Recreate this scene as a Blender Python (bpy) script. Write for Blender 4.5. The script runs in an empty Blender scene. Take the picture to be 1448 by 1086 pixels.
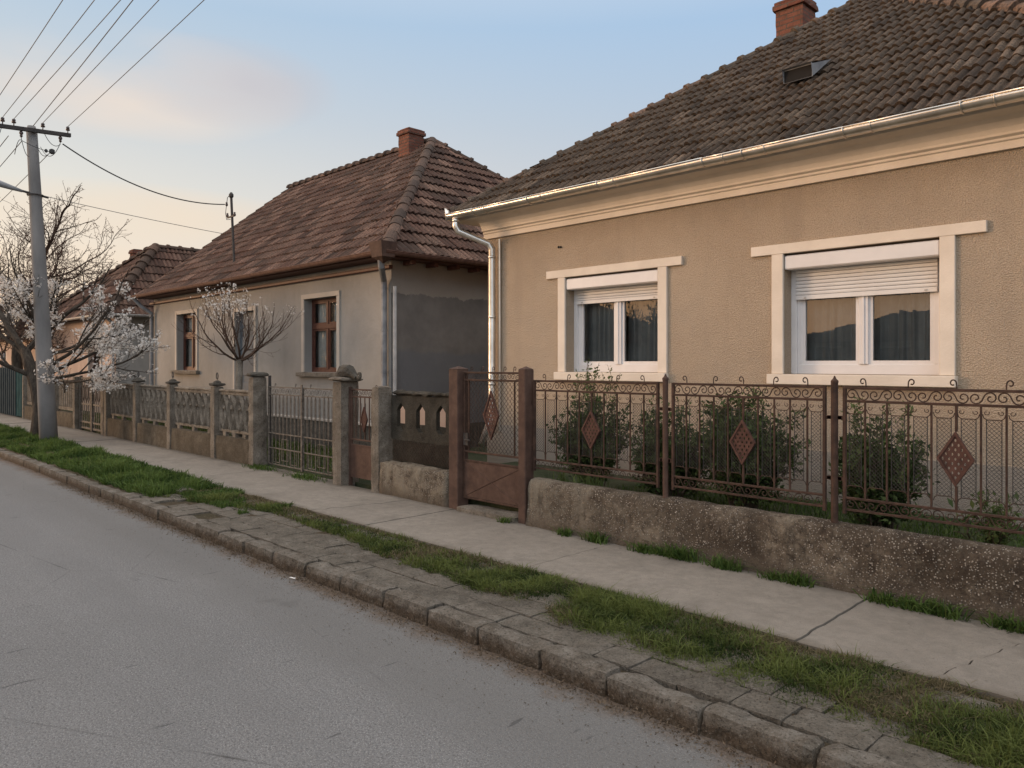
import bpy, math, random
import numpy as np
from mathutils import Vector, noise
R = math.radians
random.seed(7); rng = np.random.default_rng(7)
scene = bpy.context.scene

# ---------------------------------------------------------------- camera
cam_d = bpy.data.cameras.new("camera"); cam = bpy.data.objects.new("camera", cam_d)
scene.collection.objects.link(cam); scene.camera = cam
cam.location = (0, 0, 1.65)
cam_d.sensor_width = 36; cam_d.lens = 27.05; cam_d.shift_y = -28/1448
cam_d.clip_end = 3000; cam_d.clip_start = 0.05
F = Vector((-0.717, 0.697, 0))
cam.rotation_euler = F.to_track_quat('-Z', 'Y').to_euler()

# ---------------------------------------------------------------- sky, sun, exposure
SUN_EL = 6.0; SUN_DIR = Vector((-0.80, -0.60, 0)).normalized()      # towards the sunset
w = bpy.data.worlds.new("World"); scene.world = w; w.use_nodes = True
nt = w.node_tree; N = nt.nodes; L = nt.links
bg = N['Background']
sky = N.new('ShaderNodeTexSky'); sky.sky_type = 'NISHITA'; sky.sun_disc = False
sky.sun_elevation = R(SUN_EL); sky.sun_rotation = math.atan2(SUN_DIR.x, SUN_DIR.y)
sky.air_density = 1.0; sky.dust_density = 1.2; sky.ozone_density = 1.5
tc = N.new('ShaderNodeTexCoord')
def wn(t, **k):
    n = N.new(t)
    for a, v in k.items(): setattr(n, a, v)
    return n
def wmath(op, a, b=None, c=None, clamp=False):
    n = wn('ShaderNodeMath', operation=op); n.use_clamp = clamp
    for i, v in enumerate((a, b, c)):
        if v is None: continue
        if isinstance(v, (int, float)): n.inputs[i].default_value = v
        else: L.new(v, n.inputs[i])
    return n.outputs[0]
def wdot(v):
    n = wn('ShaderNodeVectorMath', operation='DOT_PRODUCT'); L.new(tc.outputs['Generated'], n.inputs[0]); n.inputs[1].default_value = v
    return n.outputs['Value']
def wmix(fac, a, b, bt='MIX'):
    n = wn('ShaderNodeMix', data_type='RGBA', blend_type=bt)
    if isinstance(fac, (int, float)): n.inputs[0].default_value = fac
    else: L.new(fac, n.inputs[0])
    for i, v in ((6, a), (7, b)):
        if isinstance(v, tuple): n.inputs[i].default_value = v + (1,)
        else: L.new(v, n.inputs[i])
    return n.outputs[2]
# evening air: a pale twilight gradient by height and by nearness to the sunset, laid over the physical sky
zz = wdot((0, 0, 1)); tw = wdot(tuple(SUN_DIR))
def wramp(v, stops):
    r = wn('ShaderNodeValToRGB'); L.new(v, r.inputs[0]); e = r.color_ramp
    for i, (p, c) in enumerate(stops):
        q = e.elements[i] if i < 2 else e.elements.new(p)
        q.position = p; q.color = c+(1,)
    return r.outputs[0]
ZEN = [(.50, (.62, .72, .86)), (.62, (1.10, 1.10, 1.14)), (1.0, (1.60, 1.53, 1.50))]  # sky above the view brightened as added fill for ground and walls
zz2 = zz
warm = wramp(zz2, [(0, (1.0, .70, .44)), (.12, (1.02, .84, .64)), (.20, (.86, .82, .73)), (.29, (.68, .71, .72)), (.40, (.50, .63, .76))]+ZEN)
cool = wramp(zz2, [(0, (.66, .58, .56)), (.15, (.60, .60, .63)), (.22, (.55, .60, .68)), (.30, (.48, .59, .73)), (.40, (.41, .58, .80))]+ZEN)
side = wmath('MULTIPLY_ADD', tw, 1.0, 0.22, clamp=True)
grad = wmix(side, cool, warm)
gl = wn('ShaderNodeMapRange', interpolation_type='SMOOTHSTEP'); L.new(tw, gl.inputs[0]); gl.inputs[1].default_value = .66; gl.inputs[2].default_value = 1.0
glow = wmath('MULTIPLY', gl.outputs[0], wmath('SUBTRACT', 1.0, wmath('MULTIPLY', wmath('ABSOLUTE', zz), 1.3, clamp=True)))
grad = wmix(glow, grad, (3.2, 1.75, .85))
back = wmath('MULTIPLY_ADD', wmath('MAXIMUM', wdot((.717, -.697, 0)), 0.0), .8, 1.0)  # unseen sky behind the camera brightened to add fill on the fronts
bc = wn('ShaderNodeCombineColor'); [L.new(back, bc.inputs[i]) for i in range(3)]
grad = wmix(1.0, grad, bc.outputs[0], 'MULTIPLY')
# soft evening clouds
mp = wn('ShaderNodeMapping'); L.new(tc.outputs['Generated'], mp.inputs[0]); mp.inputs['Scale'].default_value = (1, 1, 3.2); mp.inputs['Location'].default_value = (.0, .0, .0)
cn = wn('ShaderNodeTexNoise'); L.new(mp.outputs[0], cn.inputs[0]); cn.inputs['Scale'].default_value = 2.6; cn.inputs['Detail'].default_value = 5; cn.inputs['Roughness'].default_value = .5
def blob(d, width, zsc):
    d = Vector(d).normalized()
    sx = Vector((-d.y, d.x, 0)).normalized()
    a = wmath('DIVIDE', wdot(tuple(sx)), width)
    b = wmath('DIVIDE', wmath('SUBTRACT', zz, d.z), zsc)
    r2 = wmath('ADD', wmath('MULTIPLY', a, a), wmath('MULTIPLY', b, b))
    front = wmath('GREATER_THAN', wdot(tuple(d)), 0.0)
    return wmath('MULTIPLY', wmath('SUBTRACT', 1.0, r2, clamp=True), front)
wob = wmath('SUBTRACT', cn.outputs[0], .42)
def cloud(d, width, zsc, amt, col):
    global grad
    m = wmath('MULTIPLY', wmath('MULTIPLY', blob(d, width, zsc), wmath('MULTIPLY_ADD', wob, 3.4, .55, clamp=True)), amt, clamp=True)
    grad = wmix(m, grad, col)
def pxdir(u, v):
    a = (u-724)/1088; return (-.717+.697*a, .697+.717*a, (515-v)/1088)
cloud(pxdir(215, 122), .17, .060, 1.0, (.93, .78, .66))
cloud(pxdir(320, 118), .13, .050, 1.0, (.60, .59, .63))
cloud(pxdir(40, 120), .16, .05, .5, (.86, .74, .64))
cloud(pxdir(190, 300), .20, .035, .6, (.95, .77, .58))
skyc = wmix(1.0, sky.outputs[0], (.05, .05, .05), 'MULTIPLY')
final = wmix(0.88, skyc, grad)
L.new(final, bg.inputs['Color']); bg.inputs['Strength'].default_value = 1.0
sd = bpy.data.lights.new("sun", 'SUN'); sun = bpy.data.objects.new("sun", sd); scene.collection.objects.link(sun)
sd.energy = 1.7; sd.angle = R(12); sd.color = (1.0, .66, .40)
sv = Vector((SUN_DIR.x*math.cos(R(SUN_EL)), SUN_DIR.y*math.cos(R(SUN_EL)), math.sin(R(SUN_EL))))
sun.rotation_euler = sv.to_track_quat('Z', 'Y').to_euler(); sun.location = (-30, -30, 20)
scene.view_settings.view_transform = 'Standard'; scene.view_settings.look = 'None'
scene.view_settings.exposure = 0.12; scene.view_settings.gamma = 1
try: scene.cycles.max_bounces = 8; scene.cycles.transparent_max_bounces = 24
except Exception: pass

# ---------------------------------------------------------------- materials
def pos(nt): return nt.nodes.new('ShaderNodeNewGeometry').outputs['Position']
class M:
    def __init__(s, name, rough=.85, spec=.3, metal=0):
        s.m = bpy.data.materials.new(name); s.m.use_nodes = True; s.nt = s.m.node_tree; s.n = s.nt.nodes; s.l = s.nt.links
        s.b = s.n['Principled BSDF']; s.set('Roughness', rough); s.set('Specular IOR Level', spec); s.set('Metallic', metal)
        s.P = s.n.new('ShaderNodeNewGeometry').outputs['Position']; s.h = None
    def set(s, k, v):
        if isinstance(v, (int, float)): s.b.inputs[k].default_value = v
        elif isinstance(v, tuple): s.b.inputs[k].default_value = v+(1,)
        else: s.l.new(v, s.b.inputs[k])
    def noise(s, sc, det=4, rough=.6, stretch=None, dist=0):
        n = s.n.new('ShaderNodeTexNoise'); n.inputs['Scale'].default_value = sc; n.inputs['Detail'].default_value = det
        n.inputs['Roughness'].default_value = rough; n.inputs['Distortion'].default_value = dist
        v = s.P
        if stretch:
            mp = s.n.new('ShaderNodeMapping'); mp.inputs['Scale'].default_value = stretch; s.l.new(s.P, mp.inputs[0]); v = mp.outputs[0]
        s.l.new(v, n.inputs[0]); return n.outputs[0]
    def voro(s, sc, feat='F1', stretch=None, rnd=1):
        n = s.n.new('ShaderNodeTexVoronoi'); n.feature = feat; n.inputs['Scale'].default_value = sc
        n.inputs['Randomness'].default_value = rnd
        v = s.P
        if stretch:
            mp = s.n.new('ShaderNodeMapping'); mp.inputs['Scale'].default_value = stretch; s.l.new(s.P, mp.inputs[0]); v = mp.outputs[0]
        s.l.new(v, n.inputs[0]); return n
    def ramp(s, fac, *st):
        r = s.n.new('ShaderNodeValToRGB'); s.l.new(fac, r.inputs[0]); e = r.color_ramp
        for i, (p, c) in enumerate(st):
            if not isinstance(c, tuple): c = (c, c, c)
            q = e.elements[i] if i < 2 else e.elements.new(p)
            q.position = p; q.color = c+(1,)
        return r.outputs[0]
    def mix(s, fac, a, b, bt='MIX'):
        n = s.n.new('ShaderNodeMix'); n.data_type = 'RGBA'; n.blend_type = bt
        if isinstance(fac, (int, float)): n.inputs[0].default_value = fac
        else: s.l.new(fac, n.inputs[0])
        for i, v in ((6, a), (7, b)):
            if isinstance(v, tuple): n.inputs[i].default_value = v+(1,)
            else: s.l.new(v, n.inputs[i])
        return n.outputs[2]
    def math(s, op, a, b=0, c=None, clamp=False):
        n = s.n.new('ShaderNodeMath'); n.operation = op; n.use_clamp = clamp
        for i, v in enumerate((a, b, c)):
            if v is None: continue
            if isinstance(v, (int, float)): n.inputs[i].default_value = v
            else: s.l.new(v, n.inputs[i])
        return n.outputs[0]
    def xyz(s):
        n = s.n.new('ShaderNodeSeparateXYZ'); s.l.new(s.P, n.inputs[0]); return n.outputs
    def attr(s, name='rnd'):
        n = s.n.new('ShaderNodeAttribute'); n.attribute_name = name; return n.outputs['Fac']
    def color(s, c): s.set('Base Color', c)
    def bump(s, h, dist=.01, strength=1):
        n = s.n.new('ShaderNodeBump'); n.inputs['Distance'].default_value = dist; n.inputs['Strength'].default_value = strength
        s.l.new(h, n.inputs['Height'])
        if s.h: s.l.new(s.h, n.inputs['Normal'])
        s.h = n.outputs[0]; s.l.new(s.h, s.b.inputs['Normal'])
    def range(s, v, a, b, c=0, d=1):
        n = s.n.new('ShaderNodeMapRange'); n.clamp = True
        for i, q in enumerate((a, b, c, d)): n.inputs[i+1].default_value = q
        s.l.new(v, n.inputs[0]); return n.outputs[0]

def simple(name, c1, c2, sc=6, rough=.8, bump=0, bsc=60, metal=0, spec=.3, det=5, lo=.35, hi=.65):
    m = M(name, rough, spec, metal)
    m.color(m.ramp(m.noise(sc, det), (lo, c1), (hi, c2)))
    if bump: m.bump(m.noise(bsc, 4), bump)
    return m.m

def asphalt():
    m = M('asphalt', .92, .2); p = m.xyz()
    big = m.noise(.55, 5, .6); mid = m.noise(5, 5, .6); fine = m.noise(75, 4, .8); sp = m.voro(105)
    c = m.ramp(big, (.3, (.180, .178, .174)), (.7, (.228, .225, .220)))
    c = m.mix(m.ramp(mid, (.35, .0), (.7, .45)), c, (.185, .180, .174))
    c = m.mix(m.ramp(fine, (.36, .9), (.54, 0)), c, (.085, .083, .080))
    c = m.mix(m.ramp(sp.outputs['Distance'], (.10, .75), (.34, 0)), c, (.42, .41, .395))
    lane = m.noise(1.0, 4, .55, (.10, 1.5, 1))
    c = m.mix(m.ramp(lane, (.42, 0), (.62, .42)), c, (.150, .147, .143))
    c = m.mix(m.ramp(m.noise(.9, 5, .7, (.25, 1.2, 1)), (.60, 0), (.74, .5)), c, (.29, .285, .275))
    ck = m.voro(.55, 'DISTANCE_TO_EDGE', (.55, 1.3, 1)); wv = m.noise(3, 4, .7)
    ckm = m.math('MULTIPLY', m.ramp(m.math('MULTIPLY_ADD', wv, .02, ck.outputs['Distance']), (.0085, 1), (.0125, 0)), m.ramp(m.noise(.5, 3), (.47, 0), (.56, .8)))
    c = m.mix(ckm, c, (.055, .052, .05))
    c = m.mix(m.ramp(m.noise(1.7, 3, .5), (.70, 0), (.76, .45)), c, (.09, .088, .085))
    # darker patched strip and dirt that lies along the gutter
    wobble = m.math('MULTIPLY_ADD', m.noise(1.1, 3), .9, p[1])
    dk = m.range(wobble, 2.45, 2.95)
    c = m.mix(m.math('MULTIPLY', dk, .45), c, (.135, .13, .12))
    dirt_shade = m.math('MULTIPLY', m.range(m.math('MULTIPLY_ADD', m.noise(4, 5, .7), .5, p[1]), 3.05, 3.24), .9)
    c = m.mix(dirt_shade, c, m.ramp(m.noise(40, 4, .7), (.35, (.06, .042, .028)), (.65, (.17, .125, .09))))
    # short dark tar-like scuffs
    sc = m.noise(9, 2, .5, (1.6, .28, 1))
    c = m.mix(m.ramp(sc, (.71, 0), (.745, .6)), c, (.05, .05, .05))
    m.color(c)
    m.bump(m.math('ADD', m.math('MULTIPLY', sp.outputs['Distance'], 1.0), m.math('MULTIPLY', fine, .8)), .006)
    m.bump(m.noise(1.4, 4), .03); return m.m
def concrete_walk():
    m = M('pavement_concrete', .9, .2); p = m.xyz()
    c = m.ramp(m.noise(1.1, 6, .65), (.3, (.205, .178, .148)), (.7, (.275, .243, .203)))
    c = m.mix(m.ramp(m.noise(9, 6, .8), (.42, 0), (.66, .6)), c, (.155, .138, .112))
    c = m.mix(m.ramp(m.noise(2.3, 5, .75), (.52, 0), (.68, .5)), c, (.13, .115, .095))
    c = m.mix(m.ramp(m.noise(30, 3, .6), (.66, 0), (.72, .6)), c, (.10, .085, .068))
    c = m.mix(m.ramp(m.noise(180, 2, .6), (.36, .5), (.48, 0)), c, (.11, .10, .09))
    e = m.range(m.math('MULTIPLY_ADD', m.noise(5, 4), .16, p[1]), 4.14, 4.26, .75, 0)
    c = m.mix(e, c, (.11, .09, .066))
    e = m.range(m.math('MULTIPLY_ADD', m.noise(6, 4), .2, p[1]), 5.22, 5.34, 0, .75)
    c = m.mix(e, c, (.09, .078, .06))
    m.color(c); m.bump(m.noise(90, 4, .7), .004); m.bump(m.noise(7, 4), .012); return m.m
def rough_wall():
    m = M('pebbled_concrete', .95, .15); p = m.xyz()
    c = m.ramp(m.noise(2.6, 6, .7), (.3, (.060, .045, .032)), (.5, (.120, .095, .070)), (.66, (.24, .20, .15)))
    c = m.mix(m.ramp(m.noise(14, 5, .75, dist=.6), (.45, 0), (.62, .8)), c, (.045, .034, .026))
    v = m.voro(62); n2 = m.noise(3.2, 4, .6)
    sel = m.math('MULTIPLY', m.ramp(v.outputs['Distance'], (.24, 1), (.38, 0)), m.ramp(n2, (.32, .15), (.52, 1)))
    sel = m.math('MULTIPLY', sel, m.ramp(m.noise(50, 2), (.40, 0), (.50, 1)))
    c = m.mix(sel, c, (.50, .44, .37))
    pale = m.range(m.math('MULTIPLY_ADD', m.noise(1.3, 5, .7), 2.2, p[0]), -4.3, -2.2, .75, .0)
    c = m.mix(m.math('MULTIPLY', pale, m.ramp(m.noise(6, 5, .75), (.40, 0), (.55, 1))), c, (.27, .235, .18))
    dr = m.noise(9, 4, .7, (1, 1, .10))
    c = m.mix(m.ramp(dr, (.52, 0), (.70, .6)), c, (.045, .036, .027))
    c = m.mix(m.ramp(m.noise(2.1, 5, .8), (.58, 0), (.68, .55)), c, (.27, .235, .18))
    ft = m.range(m.math('MULTIPLY_ADD', m.noise(4, 4), .2, p[2]), .24, .36, .8, 0)
    c = m.mix(ft, c, (.12, .095, .07))
    m.color(c); m.bump(m.math('ADD', m.noise(60, 5, .8), m.math('MULTIPLY', sel, .8)), .018); m.bump(m.noise(9, 5, .7), .03); return m.m
def stucco1():
    m = M('sandy_render', .92, .2); p = m.xyz()
    c = m.ramp(m.noise(1.0, 5, .6), (.3, (.475, .375, .275)), (.7, (.545, .44, .33)))
    n = m.noise(90, 4, .75); v = m.voro(88)
    c = m.mix(m.ramp(n, (.36, .75), (.52, 0)), c, (.24, .18, .12))
    c = m.mix(m.ramp(n, (.55, 0), (.7, .5)), c, (.66, .53, .40))
    low = m.range(m.math('MULTIPLY_ADD', m.noise(2, 3), .03, p[2]), .80, .81, 1, 0)
    c = m.mix(low, c, (.36, .31, .255))
    st = m.noise(3.0, 5, .65, (1, 1, .12))
    c = m.mix(m.ramp(st, (.52, 0), (.75, .38)), c, (.30, .245, .19))
    blotch = m.noise(.8, 6, .7)
    c = m.mix(m.ramp(blotch, (.35, .30), (.52, 0)), c, (.34, .29, .235))
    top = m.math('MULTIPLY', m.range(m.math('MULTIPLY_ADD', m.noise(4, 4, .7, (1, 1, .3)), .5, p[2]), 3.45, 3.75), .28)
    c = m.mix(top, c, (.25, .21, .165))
    foot_tone = m.math('MULTIPLY', m.range(m.math('MULTIPLY_ADD', m.noise(2.5, 5, .7), .5, p[2]), .55, .85, 1, 0), .45)  # wall darker towards its foot
    c = m.mix(foot_tone, c, (.20, .185, .155))
    m.color(c); m.bump(m.math('ADD', m.math('MULTIPLY', v.outputs['Distance'], .8), n), .013); return m.m
def stucco2():
    m = M('grey_render', .93, .15); p = m.xyz()
    c = m.ramp(m.noise(.9, 6, .65), (.3, (.250, .240, .220)), (.7, (.328, .312, .288)))
    c = m.mix(m.ramp(m.noise(3, 5, .7, (1, 1, .4)), (.5, 0), (.8, .4)), c, (.19, .18, .165))
    # side wall: newer darker coat below a ragged line
    side = m.range(p[0], -10.62, -10.61)
    line = m.math('MULTIPLY_ADD', m.noise(3.0, 6, .8), .28, p[2])
    coat = m.math('MULTIPLY', side, m.range(line, 2.97, 2.985, 1, 0))
    c = m.mix(m.math('MULTIPLY', side, .55), c, (.25, .205, .16))
    c = m.mix(coat, c, m.ramp(m.noise(1.7, 4), (.35, (.135, .124, .113)), (.65, (.185, .170, .154))))
    l2 = m.math('MULTIPLY_ADD', m.noise(1.5, 4, .6), .3, p[2])
    c = m.mix(m.math('MULTIPLY', side, m.range(l2, 1.95, 2.03, .7, 0)), c, (.135, .138, .145))
    m.color(c); m.bump(m.noise(70, 4, .7), .005); m.bump(m.noise(5, 4), .012); return m.m
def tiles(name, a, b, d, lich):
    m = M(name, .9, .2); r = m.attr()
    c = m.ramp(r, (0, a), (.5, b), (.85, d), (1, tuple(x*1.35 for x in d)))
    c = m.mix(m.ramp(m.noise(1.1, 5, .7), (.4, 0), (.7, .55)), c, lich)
    c = m.mix(m.ramp(m.noise(38, 5, .75), (.42, .7), (.6, 0)), c, (.03, .024, .02))
    c = m.mix(m.ramp(m.noise(22, 4, .8), (.6, 0), (.72, .6)), c, (.25, .215, .17))
    m.color(c); m.bump(m.noise(60, 4, .7), .008); return m.m
def brick():
    m = M('old_brick', .93, .2)
    n = m.n.new('ShaderNodeTexBrick'); mp = m.n.new('ShaderNodeMapping'); mp.vector_type = 'POINT'
    s = m.n.new('ShaderNodeCombineXYZ'); p = m.xyz(); m.l.new(m.math('ADD', p[0], p[1]), s.inputs[0]); m.l.new(p[2], s.inputs[1])
    m.l.new(s.outputs[0], n.inputs[0]); n.inputs['Scale'].default_value = 1; n.inputs['Brick Width'].default_value = .23; n.inputs['Row Height'].default_value = .075
    n.inputs['Mortar Size'].default_value = .008; n.inputs['Color1'].default_value = (.205, .085, .056, 1); n.inputs['Color2'].default_value = (.135, .052, .036, 1)
    n.inputs['Mortar'].default_value = (.10, .075, .06, 1)
    c = m.mix(m.ramp(m.noise(9, 4, .7), (.45, 0), (.7, .6)), n.outputs[0], (.09, .05, .035))
    m.color(c); m.bump(m.math('ADD', m.math('MULTIPLY', n.outputs['Fac'], -.8), m.noise(40, 4)), .012); return m.m
def rust(name, c1, c2, c3, sc=14):
    m = M(name, .8, .3)
    c = m.ramp(m.noise(sc, 6, .7), (.32, c1), (.5, c2), (.68, c3)); m.color(c)
    m.bump(m.noise(90, 4, .7), .004); return m.m
def foliage(name, a, b, rough=.6, trans=.25):
    m = M(name, rough, .15); c = m.ramp(m.attr(), (0, a), (1, b)); m.color(c)
    t = m.n.new('ShaderNodeBsdfTranslucent'); m.l.new(c, t.inputs[0]); x = m.n.new('ShaderNodeMixShader'); x.inputs[0].default_value = trans
    m.l.new(m.b.outputs[0], x.inputs[1]); m.l.new(t.outputs[0], x.inputs[2]); m.l.new(x.outputs[0], m.n['Material Output'].inputs[0]); return m.m
def glass(name, tint=(.8, .84, .84), ior=1.75):
    m = bpy.data.materials.new(name); m.use_nodes = True; n = m.node_tree.nodes; l = m.node_tree.links; n.remove(n['Principled BSDF'])
    g = n.new('ShaderNodeBsdfGlossy'); g.inputs['Roughness'].default_value = .004; t = n.new('ShaderNodeBsdfTransparent'); t.inputs[0].default_value = tint+(1,)
    ns = n.new('ShaderNodeTexNoise'); ns.inputs['Scale'].default_value = 1.6; ge = n.new('ShaderNodeNewGeometry'); l.new(ge.outputs['Position'], ns.inputs[0])
    bp = n.new('ShaderNodeBump'); bp.inputs['Distance'].default_value = .0016; l.new(ns.outputs[0], bp.inputs['Height']); l.new(bp.outputs[0], g.inputs['Normal'])
    f = n.new('ShaderNodeFresnel'); f.inputs[0].default_value = ior; x = n.new('ShaderNodeMixShader')
    l.new(f.outputs[0], x.inputs[0]); l.new(t.outputs[0], x.inputs[1]); l.new(g.outputs[0], x.inputs[2]); l.new(x.outputs[0], n['Material Output'].inputs[0]); return m
def bark(name, a, b):
    m = M(name, .95, .15); c = m.ramp(m.noise(14, 6, .7, (1, 1, .3)), (.35, a), (.65, b)); m.color(c)
    m.bump(m.noise(22, 5, .7, (1, 1, .25)), .03); return m.m
def pole_mat():
    m = M('cast_concrete_pole', .9, .2)
    c = m.ramp(m.noise(3, 6, .6, (1, 1, .35)), (.3, (.15, .145, .14)), (.7, (.235, .225, .215)))
    m.color(c); m.bump(m.noise(50, 4), .006); return m.m
def soil():
    m = M('verge_soil', .97, .1)
    c = m.ramp(m.noise(5, 6, .7), (.3, (.045, .036, .024)), (.5, (.085, .065, .043)), (.7, (.12, .098, .068)))
    c = m.mix(m.ramp(m.noise(2.2, 4), (.5, 0), (.65, .45)), c, (.06, .058, .032))
    c = m.mix(m.ramp(m.noise(60, 3, .8), (.55, 0), (.65, .6)), c, (.17, .14, .10))
    m.color(c); m.bump(m.noise(40, 5, .8), .03); return m.m
def cement(name, a, b, d, sc=5, mud=None):
    m = M(name, .95, .15); p = m.xyz()
    c = m.ramp(m.noise(sc, 6, .7), (.3, a), (.55, b), (.75, d))
    if mud:      # road dirt splashed up the face of the stones
        k = m.range(m.math('MULTIPLY_ADD', m.noise(14, 5, .75), .06, p[2]), mud-.025, mud+.02, .85, 0)
        c = m.mix(k, c, m.ramp(m.noise(45, 4, .7), (.35, (.050, .034, .021)), (.65, (.125, .092, .062))))
    c = m.mix(m.ramp(m.noise(26, 5, .8), (.55, 0), (.68, .55)), c, tuple(x*.35 for x in a))
    c = m.mix(m.ramp(m.noise(4, 5, .7, (2.5, 2.5, .35)), (.5, 0), (.75, .45)), c, (.06, .05, .038))
    pit = m.noise(75, 3, .75); c = m.mix(m.ramp(pit, (.34, .8), (.44, 0)), c, tuple(x*.30 for x in a))
    c = m.mix(m.ramp(pit, (.58, 0), (.70, .5)), c, tuple(min(1, x*1.35) for x in d))
    m.color(c); m.bump(pit, .014); m.bump(m.noise(38, 5, .75), .014); m.bump(m.noise(8, 4), .02); return m.m

MAT = dict(
    asphalt=asphalt(), walk=concrete_walk(), wall=rough_wall(), stucco1=stucco1(), stucco2=stucco2(),
    tile1=tiles('dark_brown_tiles', (.032, .020, .013), (.092, .060, .038), (.165, .115, .078), (.100, .075, .050)),
    tile2=tiles('red_brown_tiles', (.050, .024, .017), (.135, .065, .044), (.22, .125, .088), (.13, .088, .062)),
    cap1=tiles('ridge_tiles_dark', (.075, .058, .042), (.12, .090, .066), (.18, .112, .078), (.12, .10, .078)),
    cap2=tiles('ridge_tiles_grey', (.062, .038, .028), (.105, .064, .046), (.150, .090, .064), (.095, .070, .052)),
    brick=brick(),
    kerb=cement('kerb_stone', (.095, .078, .058), (.180, .158, .130), (.270, .245, .208), 7, .095),
    slab=cement('verge_slab', (.092, .080, .064), (.168, .148, .120), (.238, .214, .180), 5),
    soil=soil(),
    cement=cement('weathered_cement', (.12, .10, .078), (.21, .183, .148), (.30, .265, .22), 4),
    cement_d=cement('dark_weathered_cement', (.055, .05, .042), (.10, .09, .075), (.17, .155, .13), 5),
    cement_m=cement('mossy_dark_cement', (.030, .027, .021), (.062, .056, .045), (.11, .10, .082), 4),
    base2=cement('mossy_cement', (.062, .050, .036), (.110, .092, .068), (.175, .150, .115), 3),
    rust=rust('rusty_iron', (.028,.016,.012), (.052,.029,.020), (.085,.047,.033)),
    rustred=rust('rusty_red_primer', (.050,.029,.022), (.078,.045,.033), (.108,.066,.049), 7),
    diamond=rust('rusted_plate', (.048,.024,.018), (.078,.037,.027), (.110,.054,.040), 20),
    faded=rust('faded_paint_iron', (.055, .042, .032), (.115, .098, .080), (.19, .172, .145), 22),
    trim=simple('cream_trim_paint', (.66, .58, .485), (.75, .665, .565), 2.5, .75, .003, 50),
    white=simple('white_plastic', (.66, .64, .63), (.72, .70, .69), 3, .45, spec=.4),
    shutter=simple('shutter_plastic', (.66, .635, .61), (.72, .70, .67), 3, .5, spec=.4),
    gutter=simple('galvanised_gutter', (.56, .52, .46), (.80, .76, .69), 3, .30, .002, 14, metal=.85, spec=.5),
    gutter2=rust('rusted_gutter', (.075,.038,.028), (.115,.060,.042), (.155,.090,.066), 9),
    pipe=simple('zinc_pipe', (.36, .35, .34), (.50, .49, .47), 5, .45, .002, 20, metal=.4, spec=.5),
    pipe2=simple('grey_zinc_pipe', (.16, .165, .175), (.27, .275, .28), 5, .6, .002, 20, metal=.2, spec=.4),
    glass=glass('window_glass'), glass2=glass('old_window_glass', ior=1.5),
    curtain=simple('grey_curtain', (.32, .33, .34), (.44, .45, .46), 3, .95),
    lace=simple('white_lace_curtain', (.68, .66, .63), (.80, .78, .75), 9, .95),
    wood=simple('brown_painted_wood', (.070, .026, .018), (.110, .045, .030), 14, .6, .002, 60),
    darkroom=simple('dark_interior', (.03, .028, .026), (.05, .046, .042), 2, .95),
    door=simple('blue_grey_door_paint', (.085, .10, .115), (.12, .135, .15), 4, .7, .002, 40),
    teal=simple('teal_painted_metal', (.014, .045, .050), (.024, .070, .074), 4, .9, .002, 40, spec=.08),
    bluegrey=simple('blue_grey_painted_metal', (.028, .040, .046), (.045, .058, .064), 4, .95, .003, 30, spec=.05),
    pink=simple('pinkish_render', (.42, .30, .235), (.50, .37, .29), 2, .9, .006, 60),
    pale=simple('pale_render', (.40, .36, .31), (.48, .43, .37), 2, .9, .006, 60),
    wire=simple('cable_black', (.03, .03, .03), (.05, .05, .05), 3, .6),
    alu=simple('grey_line_wire', (.10, .10, .10), (.15, .15, .15), 3, .5),
    iron=simple('dark_steel', (.035, .032, .03), (.06, .052, .048), 8, .7, .003, 30),
    insul=simple('brown_porcelain', (.04, .025, .02), (.07, .04, .03), 5, .3, spec=.6),
    pole=pole_mat(), lamp=simple('grey_lamp_housing', (.22, .22, .22), (.3, .3, .3), 4, .5),
    bark=bark('dark_bark', (.03, .024, .019), (.085, .07, .056)),
    twig=bark('reddish_twig', (.050, .032, .024), (.10, .065, .048)),
    stem=bark('bush_stem', (.06, .045, .032), (.13, .10, .075)),
    petal=foliage('white_petals', (.58, .54, .49), (.80, .77, .73), .7, .3),
    bud=foliage('brown_buds', (.10, .05, .04), (.17, .09, .06), .8, .2),
    leafd=foliage('dark_bush_leaf', (.018, .032, .010), (.080, .112, .036)),
    leafy=foliage('young_leaf', (.055, .085, .028), (.12, .15, .05)),
    grass=foliage('verge_grass', (.020, .038, .008), (.125, .150, .040), .6, .3),
    grassdry=foliage('dry_verge_grass', (.080, .068, .032), (.20, .160, .095), .8, .3),
    lush=foliage('lush_grass', (.024, .052, .010), (.100, .150, .036), .6, .3),
    leafdry=foliage('dry_leaves', (.065, .045, .028), (.19, .145, .10), .9, .2),
    garden=simple('garden_turf', (.022, .034, .012), (.05, .055, .028), 3, .95, .03, 30),
    field=simple('field_ground', (.05, .055, .03), (.09, .085, .05), .6, .95, .02, 8),
    butt=simple('cigarette_paper', (.72, .70, .66), (.8, .78, .74), 20, .8),
    vent=simple('grey_vent_tile', (.10, .105, .12), (.14, .145, .155), 9, .6, .003, 40),
    dark=simple('dark_hollow', (.012, .011, .01), (.018, .016, .015), 3, .95),
    treeleaf=foliage('dark_tree_leaf', (.012, .022, .008), (.05, .06, .022)),
)

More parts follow.
